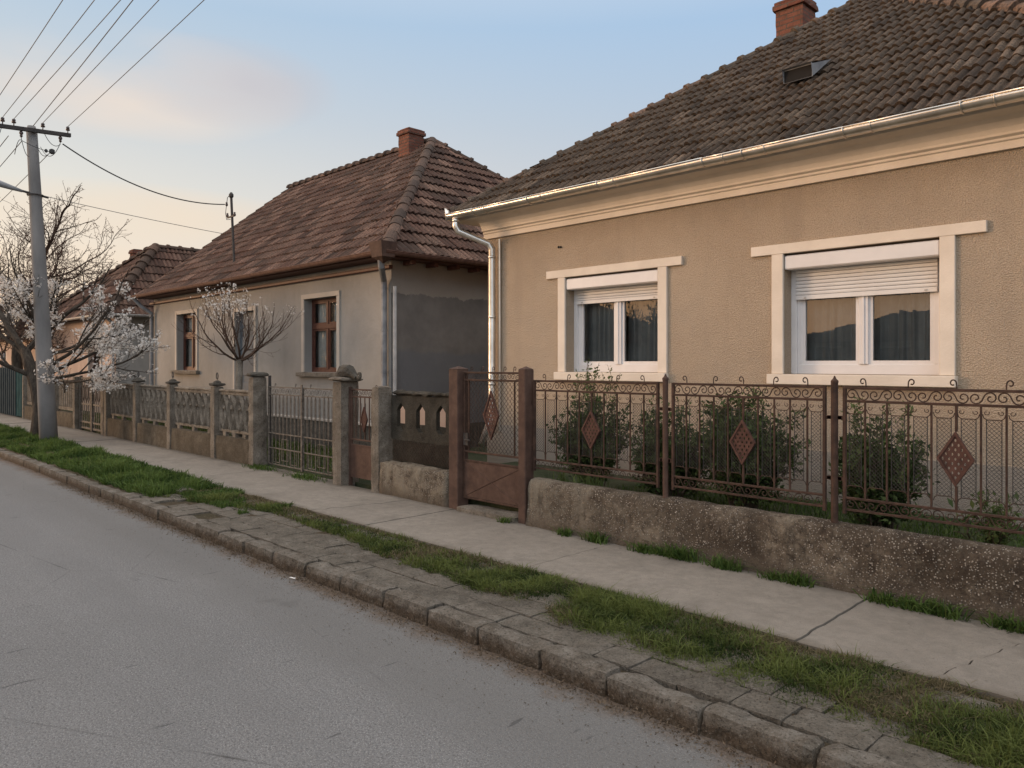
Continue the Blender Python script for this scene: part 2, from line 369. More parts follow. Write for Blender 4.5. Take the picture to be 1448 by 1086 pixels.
# ---------------------------------------------------------------- mesh building
class MB:
    def __init__(s): s.v = []; s.f = []; s.r = []; s.cr = 0.5
    def add(s, vs, fs, r=None):
        o = len(s.v); s.v.extend([tuple(p) for p in vs]); s.f.extend([tuple(i+o for i in f) for f in fs])
        s.r.extend([s.cr if r is None else r]*len(fs)); return o
    def box(s, a, b, bev=0, jit=0):
        (x0, y0, z0), (x1, y1, z1) = a, b
        if bev <= 0:
            vs = [(x0,y0,z0),(x1,y0,z0),(x1,y1,z0),(x0,y1,z0),(x0,y0,z1),(x1,y0,z1),(x1,y1,z1),(x0,y1,z1)]
            s.add(vs, [(0,3,2,1),(4,5,6,7),(0,1,5,4),(1,2,6,5),(2,3,7,6),(3,0,4,7)]); return
        c = bev; vs = []; idx = {}
        for sx in (0,1):
            for sy in (0,1):
                for sz in (0,1):
                    X = (x0,x1)[sx]; Y = (y0,y1)[sy]; Z = (z0,z1)[sz]; ix = X+c*(1-2*sx); iy = Y+c*(1-2*sy); iz = Z+c*(1-2*sz)
                    idx[sx,sy,sz] = len(vs); vs += [(X,iy,iz),(ix,Y,iz),(ix,iy,Z)]
        g = lambda a, b, c_, k: idx[a,b,c_]+k
        fs = []
        fs.append((g(0,0,0,0),g(0,0,1,0),g(0,1,1,0),g(0,1,0,0))); fs.append((g(1,0,0,0),g(1,1,0,0),g(1,1,1,0),g(1,0,1,0)))
        fs.append((g(0,0,0,1),g(1,0,0,1),g(1,0,1,1),g(0,0,1,1))); fs.append((g(0,1,0,1),g(0,1,1,1),g(1,1,1,1),g(1,1,0,1)))
        fs.append((g(0,0,0,2),g(0,1,0,2),g(1,1,0,2),g(1,0,0,2))); fs.append((g(0,0,1,2),g(1,0,1,2),g(1,1,1,2),g(0,1,1,2)))
        for a in (0,1):
            for b in (0,1):
                fs.append((g(a,b,0,0),g(a,b,0,1),g(a,b,1,1),g(a,b,1,0)))
                fs.append((g(a,0,b,0),g(a,1,b,0),g(a,1,b,2),g(a,0,b,2)))
                fs.append((g(0,a,b,1),g(1,a,b,1),g(1,a,b,2),g(0,a,b,2)))
                for c_ in (0,1): fs.append((g(a,b,c_,0),g(a,b,c_,1),g(a,b,c_,2)))
        s.add(vs, fs)
    def quad(s, *p, r=None): s.add(p, [tuple(range(len(p)))], r)
    def tube(s, pts, rad, n=5, caps=True, r=None):
        pts = [Vector(p) for p in pts]
        if not hasattr(rad, '__len__'): rad = [rad]*len(pts)
        d = (pts[1]-pts[0]).normalized(); up = Vector((0,0,1)) if abs(d.z) < .9 else Vector((1,0,0))
        a = d.cross(up).normalized(); vs = []
        for i, p in enumerate(pts):
            if i == 0: t = pts[1]-pts[0]
            elif i == len(pts)-1: t = pts[-1]-pts[-2]
            else: t = (pts[i+1]-pts[i]).normalized()+(pts[i]-pts[i-1]).normalized()
            if t.length < 1e-9: t = d
            t.normalize(); a = (a-t*a.dot(t))
            if a.length < 1e-6: a = t.orthogonal()
            a.normalize(); b = t.cross(a)
            for k in range(n):
                th = 2*math.pi*k/n; vs.append(p+(a*math.cos(th)+b*math.sin(th))*rad[i])
        fs = []
        for i in range(len(pts)-1):
            for k in range(n):
                k2 = (k+1) % n; fs.append((i*n+k, i*n+k2, (i+1)*n+k2, (i+1)*n+k))
        if caps: fs.append(tuple(range(n-1,-1,-1))); fs.append(tuple((len(pts)-1)*n+k for k in range(n)))
        s.add(vs, fs, r)
    def cyl(s, c, r0, z0, z1, n=12, r1=None): s.tube([(c[0],c[1],z0),(c[0],c[1],z1)], [r0, r0 if r1 is None else r1], n)
    def lathe(s, c, prof, n=10):
        vs = []; fs = []
        for r, z in prof:
            for k in range(n): th = 2*math.pi*k/n; vs.append((c[0]+r*math.cos(th), c[1]+r*math.sin(th), z))
        for i in range(len(prof)-1):
            for k in range(n): k2 = (k+1)%n; fs.append((i*n+k, i*n+k2, (i+1)*n+k2, (i+1)*n+k))
        fs.append(tuple(range(n-1,-1,-1))); fs.append(tuple((len(prof)-1)*n+k for k in range(n)))
        s.add(vs, fs)
    def plate(s, outer, inner, y0, y1):
        """ring between two equal-length outlines in the XZ plane, with thickness y0..y1"""
        n = len(outer); vs = [(x,y0,z) for x,z in outer]+[(x,y0,z) for x,z in inner]+[(x,y1,z) for x,z in outer]+[(x,y1,z) for x,z in inner]
        fs = []
        for i in range(n):
            j = (i+1)%n
            fs += [(i,j,n+j,n+i),(2*n+j,2*n+i,3*n+i,3*n+j),(j,i,2*n+i,2*n+j),(n+i,n+j,3*n+j,3*n+i)]
        s.add(vs, fs)
    def extr(s, prof, x0, x1):
        """closed YZ profile swept along X"""
        n = len(prof); vs = [(x0,y,z) for y,z in prof]+[(x1,y,z) for y,z in prof]
        fs = [(i,(i+1)%n,n+(i+1)%n,n+i) for i in range(n)]+[tuple(range(n-1,-1,-1)), tuple(range(n,2*n))]
        s.add(vs, fs)
    def build(s, name, mat, parent=None, smooth=False):
        me = bpy.data.meshes.new(name); o = bpy.data.objects.new(name, me); scene.collection.objects.link(o)
        off = Vector((0,0,0)); p = parent
        while p is not None: off += p.location; p = p.parent
        me.from_pydata([(v[0]-off.x, v[1]-off.y, v[2]-off.z) for v in s.v], [], s.f)
        a = me.attributes.new('rnd', 'FLOAT', 'FACE'); a.data.foreach_set('value', s.r)
        me.materials.append(MAT[mat] if isinstance(mat, str) else mat)
        if smooth: me.polygons.foreach_set('use_smooth', [True]*len(s.f))
        me.update(); o.parent = parent; return o
def npmesh(name, V, Fq, mat, parent=None, rnd=None, smooth=False):
    """V (n,3) ; Fq (m,k) equal-sized faces"""
    off = Vector((0,0,0)); p = parent
    while p is not None: off += p.location; p = p.parent
    V = V-np.array(off)[None]
    me = bpy.data.meshes.new(name); o = bpy.data.objects.new(name, me); scene.collection.objects.link(o)
    m, k = Fq.shape
    me.vertices.add(len(V)); me.vertices.foreach_set('co', V.astype(np.float32).ravel())
    me.loops.add(m*k); me.loops.foreach_set('vertex_index', Fq.astype(np.int32).ravel())
    me.polygons.add(m); me.polygons.foreach_set('loop_start', np.arange(0, m*k, k, dtype=np.int32))
    me.update(calc_edges=True); me.validate()
    a = me.attributes.new('rnd', 'FLOAT', 'FACE')
    if rnd is None: rnd = rng.random(m)
    a.data.foreach_set('value', rnd.astype(np.float32))
    me.materials.append(MAT[mat]); o.parent = parent
    if smooth: me.polygons.foreach_set('use_smooth', [True]*m)
    return o
def tag(o, label=None, cat=None, group=None, kind=None):
    if label: o['label'] = label
    if cat: o['category'] = cat
    if group: o['group'] = group
    if kind: o['kind'] = kind
    return o
def empty(name, loc, label, cat, group=None):
    o = bpy.data.objects.new(name, None); scene.collection.objects.link(o); o.location = loc; o.empty_display_size = .2
    return tag(o, label, cat, group)
def copy_tree(o, parent=None):
    c = o.copy(); scene.collection.objects.link(c); c.parent = parent
    for ch in o.children: copy_tree(ch, c)
    return c
def struct(name, mb, mat, smooth=False): return tag(mb.build(name, mat, None, smooth), kind='structure')
def fbm(x, y, z, sc=1, oct=4): return noise.fractal(Vector((x*sc, y*sc, z*sc)), .6, 2.1, oct)
def rough_box(mb, a, b, step=.08, amp=.01, sc=6, rnd=.012, ir=None):
    """a box whose faces are subdivided and knocked about, with softened edges; welded grid"""
    (x0,y0,z0),(x1,y1,z1) = a, b; n = [max(2, int(round((q-p)/step))) for p, q in ((x0,x1),(y0,y1),(z0,z1))]
    vid = {}; vs = []
    def V(i, j, k):
        key = (i,j,k)
        if key not in vid:
            x = x0+(x1-x0)*i/n[0]; y = y0+(y1-y0)*j/n[1]; z = z0+(z1-z0)*k/n[2]
            ex = -1 if i == 0 else 1 if i == n[0] else 0; ey = -1 if j == 0 else 1 if j == n[1] else 0; ez = -1 if k == 0 else 1 if k == n[2] else 0
            cnt = abs(ex)+abs(ey)+abs(ez); pull = rnd*(cnt-1) if cnt > 1 else 0
            if cnt > 1: pull *= .6+.9*abs(fbm(x, y, z, 9))
            d = Vector((ex,ey,ez)).normalized()
            q = fbm(x, y, z, sc)*amp*1.3
            vid[key] = len(vs); vs.append((x+d.x*(q-pull), y+d.y*(q-pull), z+d.z*(q-pull)))
        return vid[key]
    fs = []
    for i in range(n[0]):
        for j in range(n[1]):
            fs.append((V(i,j,0),V(i,j+1,0),V(i+1,j+1,0),V(i+1,j,0))); fs.append((V(i,j,n[2]),V(i+1,j,n[2]),V(i+1,j+1,n[2]),V(i,j+1,n[2])))
        for k in range(n[2]):
            fs.append((V(i,0,k),V(i+1,0,k),V(i+1,0,k+1),V(i,0,k+1))); fs.append((V(i,n[1],k),V(i,n[1],k+1),V(i+1,n[1],k+1),V(i+1,n[1],k)))
    for j in range(n[1]):
        for k in range(n[2]):
            fs.append((V(0,j,k),V(0,j,k+1),V(0,j+1,k+1),V(0,j+1,k))); fs.append((V(n[0],j,k),V(n[0],j+1,k),V(n[0],j+1,k+1),V(n[0],j,k+1)))
    mb.add(vs, fs, ir)

# ---------------------------------------------------------------- ground, road, pavement, kerb
g = MB(); g.quad((-600,-600,-.04),(600,-600,-.04),(600,600,-.04),(-600,600,-.04)); struct('ground', g, 'field')
g = MB()
xs = [-180]+[-60+i*1.5 for i in range(55)]+[60]; ys = [-3.2,-2,-1,0,1,2,2.6,3.02]
for i in range(len(xs)-1):
    for j in range(len(ys)-1):
        g.quad(*[(x, y, .0) for x, y in ((xs[i],ys[j]),(xs[i+1],ys[j]),(xs[i+1],ys[j+1]),(xs[i],ys[j+1]))])
struct('road', g, 'asphalt')
# verge soil with slight mounds
g = MB(); nx, ny = 560, 12; x0, x1, y0, y1 = -48, 8, 3.06, 4.12
def verge_z(x, y):
    t = (y-y0)/(y1-y0); m = math.sin(math.pi*min(max(t, 0), 1))
    lush = min(max((-9.6-x)/2, 0), 1)
    return (.080 if y < 3.5 else .094)+m*(.006+.05*lush)+.012*fbm(x, y, 0, 2.2)
vs = [(x0+(x1-x0)*i/nx, y0+(y1-y0)*j/ny, verge_z(x0+(x1-x0)*i/nx, y0+(y1-y0)*j/ny)) for i in range(nx+1) for j in range(ny+1)]
fs = [(i*(ny+1)+j, (i+1)*(ny+1)+j, (i+1)*(ny+1)+j+1, i*(ny+1)+j+1) for i in range(nx) for j in range(ny)]
g.add(vs, fs); struct('verge', g, 'soil', True)
# kerb: separate worn stones in one line
g = MB(); x = 3.9; random.seed(3)
while x > -46:
    ln = random.uniform(.44, .54) if x > -14 else .95
    dz = random.uniform(-.008, .008); dy = random.uniform(-.010, .010)
    st = .045 if x > -7 else .09 if x > -14 else .3
    rough_box(g, (x-ln+.004, 2.985+dy, -.08), (x-.003, 3.135+dy, .116+dz), st, .012, 6, .011)
    x -= ln
struct('kerb', g, 'kerb')
# slabs laid behind the kerb
g = MB(); random.seed(5); x = 2.6
while x > -9.8:
    ln = random.uniform(.22, .44); y = 3.145
    rows = (.21, .24, .22, .2)
    for q, wd in enumerate(rows):
        if random.random() < .05+.22*(x < -8.6): y += wd; continue
        t = .109+random.uniform(-.005, .005)
        o = q*.09; a0 = (x-ln+.0025+o, y+.002, .0); a1 = (x-.002+o, min(y+wd-.002, 4.08), t)
        rough_box(g, a0, a1, .045 if x > -6 else .10, .006, 9, .0035)
        y += wd
    x -= ln
struct('stone_paving', g, 'slab')
# pavement of cast slabs: joints and jagged cracks are real gaps
g = MB(); random.seed(9)
def jag(xa, xb, n, amp, seed):
    n = 16; rr = random.Random(seed); return [(xa+(xb-xa)*i/n+(rr.uniform(-amp, amp) if 0 < i < n else 0), 4.09+(5.30-4.09)*i/n) for i in range(n+1)]
cuts = []; X = 2.3; k = 0
while X > -46:
    cuts.append((jag(X, X-.03, 6, .006, k), .012)); k += 1
    if X < 0 and random.random() < .35: cuts.append((jag(X-1.0, X-.75, 12, .028, k+50), .011))
    X -= 2.13
cuts.append((jag(-1.26, -1.0, 14, .016, 77), .013)); cuts.append((jag(-3.92, -3.60, 11, .03, 78), .016)); cuts.sort(key=lambda c: -c[0][0][0])
for (A, ga), (B, gb) in zip(cuts[:-1], cuts[1:]):
    dz = random.uniform(-.006, .006); tz = random.uniform(-.004, .004)
    TA = [(x-ga/2, y, .120+dz+tz) for x, y in A]; TB = [(x+gb/2, y, .120+dz-tz) for x, y in B]; n = len(TA)
    dn = lambda P: [(x, y, -.02) for x, y, z in P]
    g.add(TA+TB+dn(TA)+dn(TB), [(i, i+1, n+i+1, n+i) for i in range(n-1)]+[(i, 2*n+i, 2*n+i+1, i+1) for i in range(n-1)]+[(n+i+1, 3*n+i+1, 3*n+i, n+i) for i in range(n-1)]+[(0, n, 3*n, 2*n), (n-1, 3*n-1, 4*n-1, 2*n-1)])
struct('pavement', g, 'walk')
g = MB(); g.quad((-48,4.0,.072),(3,4.0,.072),(3,5.35,.072),(-48,5.35,.072)); struct('pavement_bed', g, 'soil')
# gardens behind the fences, and the pavement opposite
g = MB(); g.box((-7.62,5.44,-.02),(6,24,.30)); struct('garden_lawn', g, 'garden')
g = MB(); g.box((-48,5.44,-.02),(-7.63,24,.135)); struct('garden_ground', g, 'garden')
g = MB(); g.box((-60,-6.0,-.02),(20,-3.2,.11)); struct('far_pavement', g, 'walk')

# ---------------------------------------------------------------- roofs
def tile_slope(mb, P0, U, V, vmax, umin, umax, tw=.21, th=.29, seed=1, lift=.026, vary=.32):
    rr = random.Random(seed); P0 = Vector(P0); U = Vector(U); V = Vector(V); Nn = U.cross(V)
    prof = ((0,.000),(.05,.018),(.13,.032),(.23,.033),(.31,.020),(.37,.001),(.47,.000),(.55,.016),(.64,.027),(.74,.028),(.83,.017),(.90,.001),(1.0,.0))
    dirt_shade = (1,1,1,1,.75,.45,.7,1,1,1,.75,.45)  # grooves darkened: shade between the ribs put into the colour, with dirt
    j = 0; v = -.05
    while v < vmax:
        sag = 0
        a0 = umin(max(v,0)); a1 = umax(max(v,0)); off = (j % 2)*tw*.5
        i = int(math.floor((a0-off)/tw))-1
        while off+i*tw < a1+tw:
            u0 = off+i*tw; i += 1
            if u0+tw < a0-.02 or u0 > a1+.02: continue
            r = min(1, max(0, rr.gauss(.5, vary))); dz = rr.uniform(-.005, .007); du = rr.uniform(-.006, .006); sk = rr.uniform(-.008, .008); dv = rr.uniform(-.012, .012)
            if rr.random() < .02: dz += .012; sk *= 2.5
            vs = []
            for (vv, hh, s2) in ((v+dv, lift, 0), (v+dv, lift*1.05+0, 1), (v+th*1.12, .0, 2)):
                for (pu, ph) in prof:
                    uu = u0+pu*tw*1.02+du+sk*(1 if s2 == 2 else -1)
                    lo = umin(min(max(vv,0),vmax)); hi = umax(min(max(vv,0),vmax)); uu = min(max(uu, lo), hi); q = min(vv, vmax)
                    h = ph+dz+(hh-.030 if s2 == 0 else hh)
                    vs.append(P0+U*uu+V*q+Nn*h)
            n = len(prof); fs = []
            for k in range(n-1): fs.append((k,k+1,n+k+1,n+k)); fs.append((n+k,n+k+1,2*n+k+1,2*n+k))
            mb.add(vs, fs, r); mb.r[-len(fs):] = [min(1, max(0, r*dirt_shade[q//2]+(0 if q % 2 else -.15))) for q in range(len(fs))]
        v += th; j += 1
def caps(mb, A, B, r=.10, step=.30, seed=1, knob=True):
    """overlapping half round ridge tiles from A up to B"""
    rr = random.Random(seed); A = Vector(A); B = Vector(B); d = (B-A); L_ = d.length; d.normalize()
    side = d.cross(Vector((0,0,1))).normalized(); up = side.cross(d)
    n = max(1, int(L_/step)); st = L_/n
    for i in range(n):
        cr = rr.random(); c = A+d*(i*st); j = Vector((rr.uniform(-.008,.008), rr.uniform(-.008,.008), rr.uniform(-.006,.010)))
        vs = []; prof = ((-.03, r*1.30), (.035, r*1.26), (.055, r*1.0), (st+.02, r*.92)) if knob else ((-.025, r*1.06), (.03, r*1.05), (st+.02, r*.95))
        K = 8
        for (a, q) in prof:
            for k in range(K+1):
                th = math.pi*(k/K); vs.append(c+j+d*a+side*math.cos(th)*q*1.15+up*(math.sin(th)*q-.045))
        fs = []
        for s_ in range(len(prof)-1):
            for k in range(K): fs.append((s_*(K+1)+k, s_*(K+1)+k+1, (s_+1)*(K+1)+k+1, (s_+1)*(K+1)+k))
        fs.append(tuple(range(K+1)))
        mb.add(vs, fs, cr)
def chimney(parent, cx, cy, z0, z1, wx=.45, wy=.40, cap='brick', lead=True):
    m = MB(); rough_box(m, (cx-wx/2, cy-wy/2, z0), (cx+wx/2, cy+wy/2, z1-.16), .07, .006, 9, .004)
    rough_box(m, (cx-wx/2-.04, cy-wy/2-.04, z1-.16), (cx+wx/2+.04, cy+wy/2+.04, z1-.07), .07, .006, 9, .008)
    rough_box(m, (cx-wx/2-.02, cy-wy/2-.02, z1-.07), (cx+wx/2+.02, cy+wy/2+.02, z1-.02), .07, .006, 9, .008)
    c = m.build('chimney', 'brick', parent)
    m = MB(); m.box((cx-wx/2+.03, cy-wy/2+.03, z1-.02), (cx+wx/2-.03, cy+wy/2-.03, z1+.0), .006); m.build('chimney_cap', 'dark' if cap == 'brick' else 'cement_d', c)
    return c
def wall_open(mb, x0, x1, z0, z1, Y, ops, depth=.22):
    """front wall in the plane Y with openings (x0,x1,z0,z1) and their reveals"""
    xs = sorted({x0, x1, *[o[0] for o in ops], *[o[1] for o in ops]}); zs = sorted({z0, z1, *[o[2] for o in ops], *[o[3] for o in ops]})
    for i in range(len(xs)-1):
        for j in range(len(zs)-1):
            cx = (xs[i]+xs[i+1])/2; cz = (zs[j]+zs[j+1])/2
            if any(o[0] < cx < o[1] and o[2] < cz < o[3] for o in ops): continue
            mb.quad((xs[i],Y,zs[j]),(xs[i+1],Y,zs[j]),(xs[i+1],Y,zs[j+1]),(xs[i],Y,zs[j+1]))
    for a, b, c, d in ops:
        Y2 = Y+depth
        mb.quad((a,Y,c),(a,Y2,c),(a,Y2,d),(a,Y,d)); mb.quad((b,Y,d),(b,Y2,d),(b,Y2,c),(b,Y,c))
        mb.quad((a,Y,d),(a,Y2,d),(b,Y2,d),(b,Y,d)); mb.quad((a,Y2,c),(a,Y,c),(b,Y,c),(b,Y2,c))
def shell(mb, x0, x1, Yf, Yb, z0, z1):
    mb.quad((x1,Yf,z0),(x1,Yb,z0),(x1,Yb,z1),(x1,Yf,z1)); mb.quad((x1,Yb,z0),(x0,Yb,z0),(x0,Yb,z1),(x1,Yb,z1)); mb.quad((x0,Yb,z0),(x0,Yf,z0),(x0,Yf,z1),(x0,Yb,z1))
    mb.quad((x0+.02,Yf+.4,z1-.02),(x1-.02,Yf+.4,z1-.02),(x1-.02,Yb-.02,z1-.02),(x0+.02,Yb-.02,z1-.02))
def curtain(parent, x0, x1, z0, z1, Y, mat, per=.09, amp=.025, name='curtain'):
    m = MB(); n = int((x1-x0)/.012); vs = []
    for i in range(n+1):
        x = x0+(x1-x0)*i/n; ph = x*2*math.pi/per+1.3*math.sin(x*9); y = Y+amp*math.sin(ph)+.4*amp*math.sin(ph*2.3+1)
        vs += [(x, y, z0), (x+.01*math.sin(x*20), y*1.0+.006, z1)]
    m.add(vs, [(2*i, 2*i+2, 2*i+3, 2*i+1) for i in range(n)]); return m.build(name, mat, parent, True)
def halfgutter(mb, a, b, r=.075, axis='x', n=8, thick=.004):
    """open half-round channel along x (or y)"""
    vs = []; 
    for e in (a, b):
        for rad in (r, r-thick):
            for k in range(n+1):
                th = math.pi+math.pi*k/n; o = (math.cos(th)*rad, math.sin(th)*rad)
                vs.append((e[0], e[1]+o[0], e[2]+o[1]) if axis == 'x' else (e[0]+o[0], e[1], e[2]+o[1]))
    K = n+1; fs = []
    for k in range(n): fs += [(k,k+1,2*K+k+1,2*K+k), (K+k+1,K+k,3*K+k,3*K+k+1)]
    fs += [(0,2*K,3*K,K), (n,K+n,3*K+n,2*K+n)]
    mb.add(vs, fs)
    for e in (a, b):
        if axis == 'x': mb.tube([(e[0]-.004, e[1]-r, e[2]), (e[0]+.004, e[1]-r, e[2])], .006, 5)
    # rolled bead on the outer lip
    if axis == 'x': mb.tube([(a[0], a[1]-r, a[2]+.003), (b[0], b[1]-r, b[2]+.003)], .008, 6)
    else: mb.tube([(a[0]+r, a[1], a[2]+.003), (b[0]+r, b[1], b[2]+.003)], .008, 6)

# ================================================================= HOUSE 1
H1 = empty('house', (-4.3, 7.5, .3), 'nearest sandy stucco house with cream trim and white roller shutters', 'house')
X0, X1, YF, YB = -8.21, -.44, 7.5, 17.2
W1 = [(-6.70, -5.25, 1.55, 2.78), (-3.71, -2.25, 1.55, 2.78)]
m = MB(); wall_open(m, X0, X1, .1, 3.75, YF, W1, .24); shell(m, X0, X1, YF, YB, .1, 3.75)
wl1 = m.build('wall', 'stucco1', H1)
m = MB(); rough_box(m, (X0-.015, YF-.018, .1), (X1+.015, YF+.05, .80), .5, 0, 1, .006); m.build('plinth', 'stucco1', H1)
# cornice under the eaves
prof = [(7.52,3.45),(7.455,3.45),(7.455,3.515),(7.435,3.525),(7.435,3.545),(7.40,3.56),(7.40,3.58),(7.385,3.62),(7.35,3.665),(7.29,3.692),(7.12,3.70),(7.12,3.77),(7.52,3.77)]
m = MB(); m.extr(prof, X0-.03, X1+.03)
m.box((X0-.075, 7.47, 3.53), (X0-.0, 16, 3.69)); m.box((X0-.05, 7.46, 3.45), (X0-.001, 16, 3.53)); m.box((X0-.36, 7.13, 3.70), (X0-.028, 16.5, 3.765))
m.build('cornice', 'trim', H1)
k1 = .73; f1 = math.sqrt(1+k1*k1); XL, XR, YE, ZE = -8.58, -.08, 7.06, 3.80; HW = (XR-XL)/2
roof = MB(); AP = (XL+HW, YE+HW, ZE+k1*HW); YR = 18.2; c1, s1 = 1/f1, k1/f1
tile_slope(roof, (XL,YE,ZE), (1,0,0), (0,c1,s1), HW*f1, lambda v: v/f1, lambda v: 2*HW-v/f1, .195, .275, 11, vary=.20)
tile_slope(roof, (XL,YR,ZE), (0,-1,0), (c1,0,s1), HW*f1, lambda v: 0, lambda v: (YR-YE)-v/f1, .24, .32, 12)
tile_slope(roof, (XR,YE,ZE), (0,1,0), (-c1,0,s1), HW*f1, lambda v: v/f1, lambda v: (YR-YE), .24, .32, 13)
q = .035
roof.quad((XL,YE,ZE-q),(XR,YE,ZE-q),(AP[0],AP[1],AP[2]-q)); roof.quad((XL,YR,ZE-q),(XL,YE,ZE-q),(AP[0],AP[1],AP[2]-q),(AP[0],YR,AP[2]-q)); roof.quad((XR,YE,ZE-q),(XR,YR,ZE-q),(AP[0],YR,AP[2]-q),(AP[0],AP[1],AP[2]-q))
roof.quad((XL,YE+.02,ZE-q-.01),(XL,YR,ZE-q-.01),(XR,YR,ZE-q-.01),(XR,YE+.02,ZE-q-.01))
rf1 = roof.build('roof', 'tile1', H1)
m = MB(); caps(m, (XL+.05,YE+.05,ZE+.05), (AP[0],AP[1],AP[2]+.02), .090, .285, 1); caps(m, (XR-.05,YE+.05,ZE+.05), (AP[0],AP[1],AP[2]+.02), .095, .285, 2); caps(m, AP, (AP[0],YR,AP[2]), .10, .33, 3)
m.build('ridge_tiles', 'cap1', rf1, False)
chimney(rf1, -5.52, 11.53, 5.75, 7.30, .44, .44)
# vent tile
m = MB(); vx, vy = -3.98, 8.53; vz = ZE+k1*(vy-YE)+.055
m.add([(vx-.17,vy-.16,vz-.07),(vx+.17,vy-.16,vz-.07),(vx-.17,vy-.16,vz+.075),(vx+.17,vy-.16,vz+.075),(vx-.19,vy+.28,vz+.235),(vx+.19,vy+.28,vz+.235),(vx-.17,vy-.20,vz+.082),(vx+.17,vy-.20,vz+.082),
       (vx-.163,vy-.16,vz-.068),(vx+.163,vy-.16,vz-.068),(vx-.163,vy-.16,vz+.068),(vx+.163,vy-.16,vz+.068)],
      [(0,2,4),(1,5,3),(6,7,5,4),(2,3,7,6),(0,8,10,2),(9,1,3,11),(10,11,3,2),(0,1,9,8),(0,2,6),(1,7,3)])
vt = m.build('roof_vent', 'pipe2', rf1); m = MB(); m.quad((vx-.165,vy-.15,vz-.07),(vx+.165,vy-.15,vz-.07),(vx+.165,vy-.15,vz+.07),(vx-.165,vy-.15,vz+.07)); m.build('vent_opening', 'dark', vt)
# gutter
m = MB(); gy, gz = 7.02, 3.775
segs = [-8.50, -7.95, -6.9, -5.75, -4.35, -3.9, -2.9, -1.95, -.05]
for a, b in zip(segs[:-1], segs[1:]): halfgutter(m, (a, gy, gz+random.uniform(-.003,.003)), (b+.02, gy, gz+random.uniform(-.003,.003)), .074)
for x in segs[1:-1]:
    m.tube([(x+.01, gy+math.cos(math.pi+math.pi*k/8)*.080, gz+math.sin(math.pi+math.pi*k/8)*.080) for k in range(9)], .006, 5)
    m.tube([(x+.25, gy+math.cos(math.pi+math.pi*k/8)*.079, gz+math.sin(math.pi+math.pi*k/8)*.079) for k in range(9)], .005, 4)
m.quad(*[(-8.50, gy+math.cos(math.pi+math.pi*k/8)*.075, gz+math.sin(math.pi+math.pi*k/8)*.075) for k in range(9)])
m.add([(-8.505,6.93,gz+.09),(-8.505,7.10,gz+.02),(-8.505,7.09,gz-.08),(-8.505,6.95,gz-.08),(-8.49,6.93,gz+.09),(-8.49,7.10,gz+.02),(-8.49,7.09,gz-.08),(-8.49,6.95,gz-.08)], [(0,1,2,3),(7,6,5,4),(0,4,5,1),(1,5,6,2),(2,6,7,3),(3,7,4,0)])
gut = m.build('gutter', 'gutter', H1, False)
for p in gut.data.polygons: p.use_smooth = len(p.vertices) == 4
m = MB(); m.tube([(-8.36,7.02,3.74),(-8.36,7.02,3.60),(-8.34,7.05,3.53),(-8.06,7.38,3.36),(-8.03,7.41,3.28),(-8.03,7.41,.95),(-8.03,7.39,.86),(-8.03,7.20,.52)], .050, 12)
for z in (3.15, 2.3, 1.35): m.tube([(-8.03,7.41,z),(-8.03,7.41,z+.035)], .056, 12)
m.tube([(-8.36,7.02,3.66),(-8.36,7.02,3.70)], .056, 12)
dp = m.build('downpipe', 'gutter', H1, False)
for p in dp.data.polygons: p.use_smooth = len(p.vertices) == 4
m = MB(); m.tube([(-7.93,7.465,3.42),(-7.93,7.465,.7)], .016, 8); m.build('conduit', 'gutter', H1)
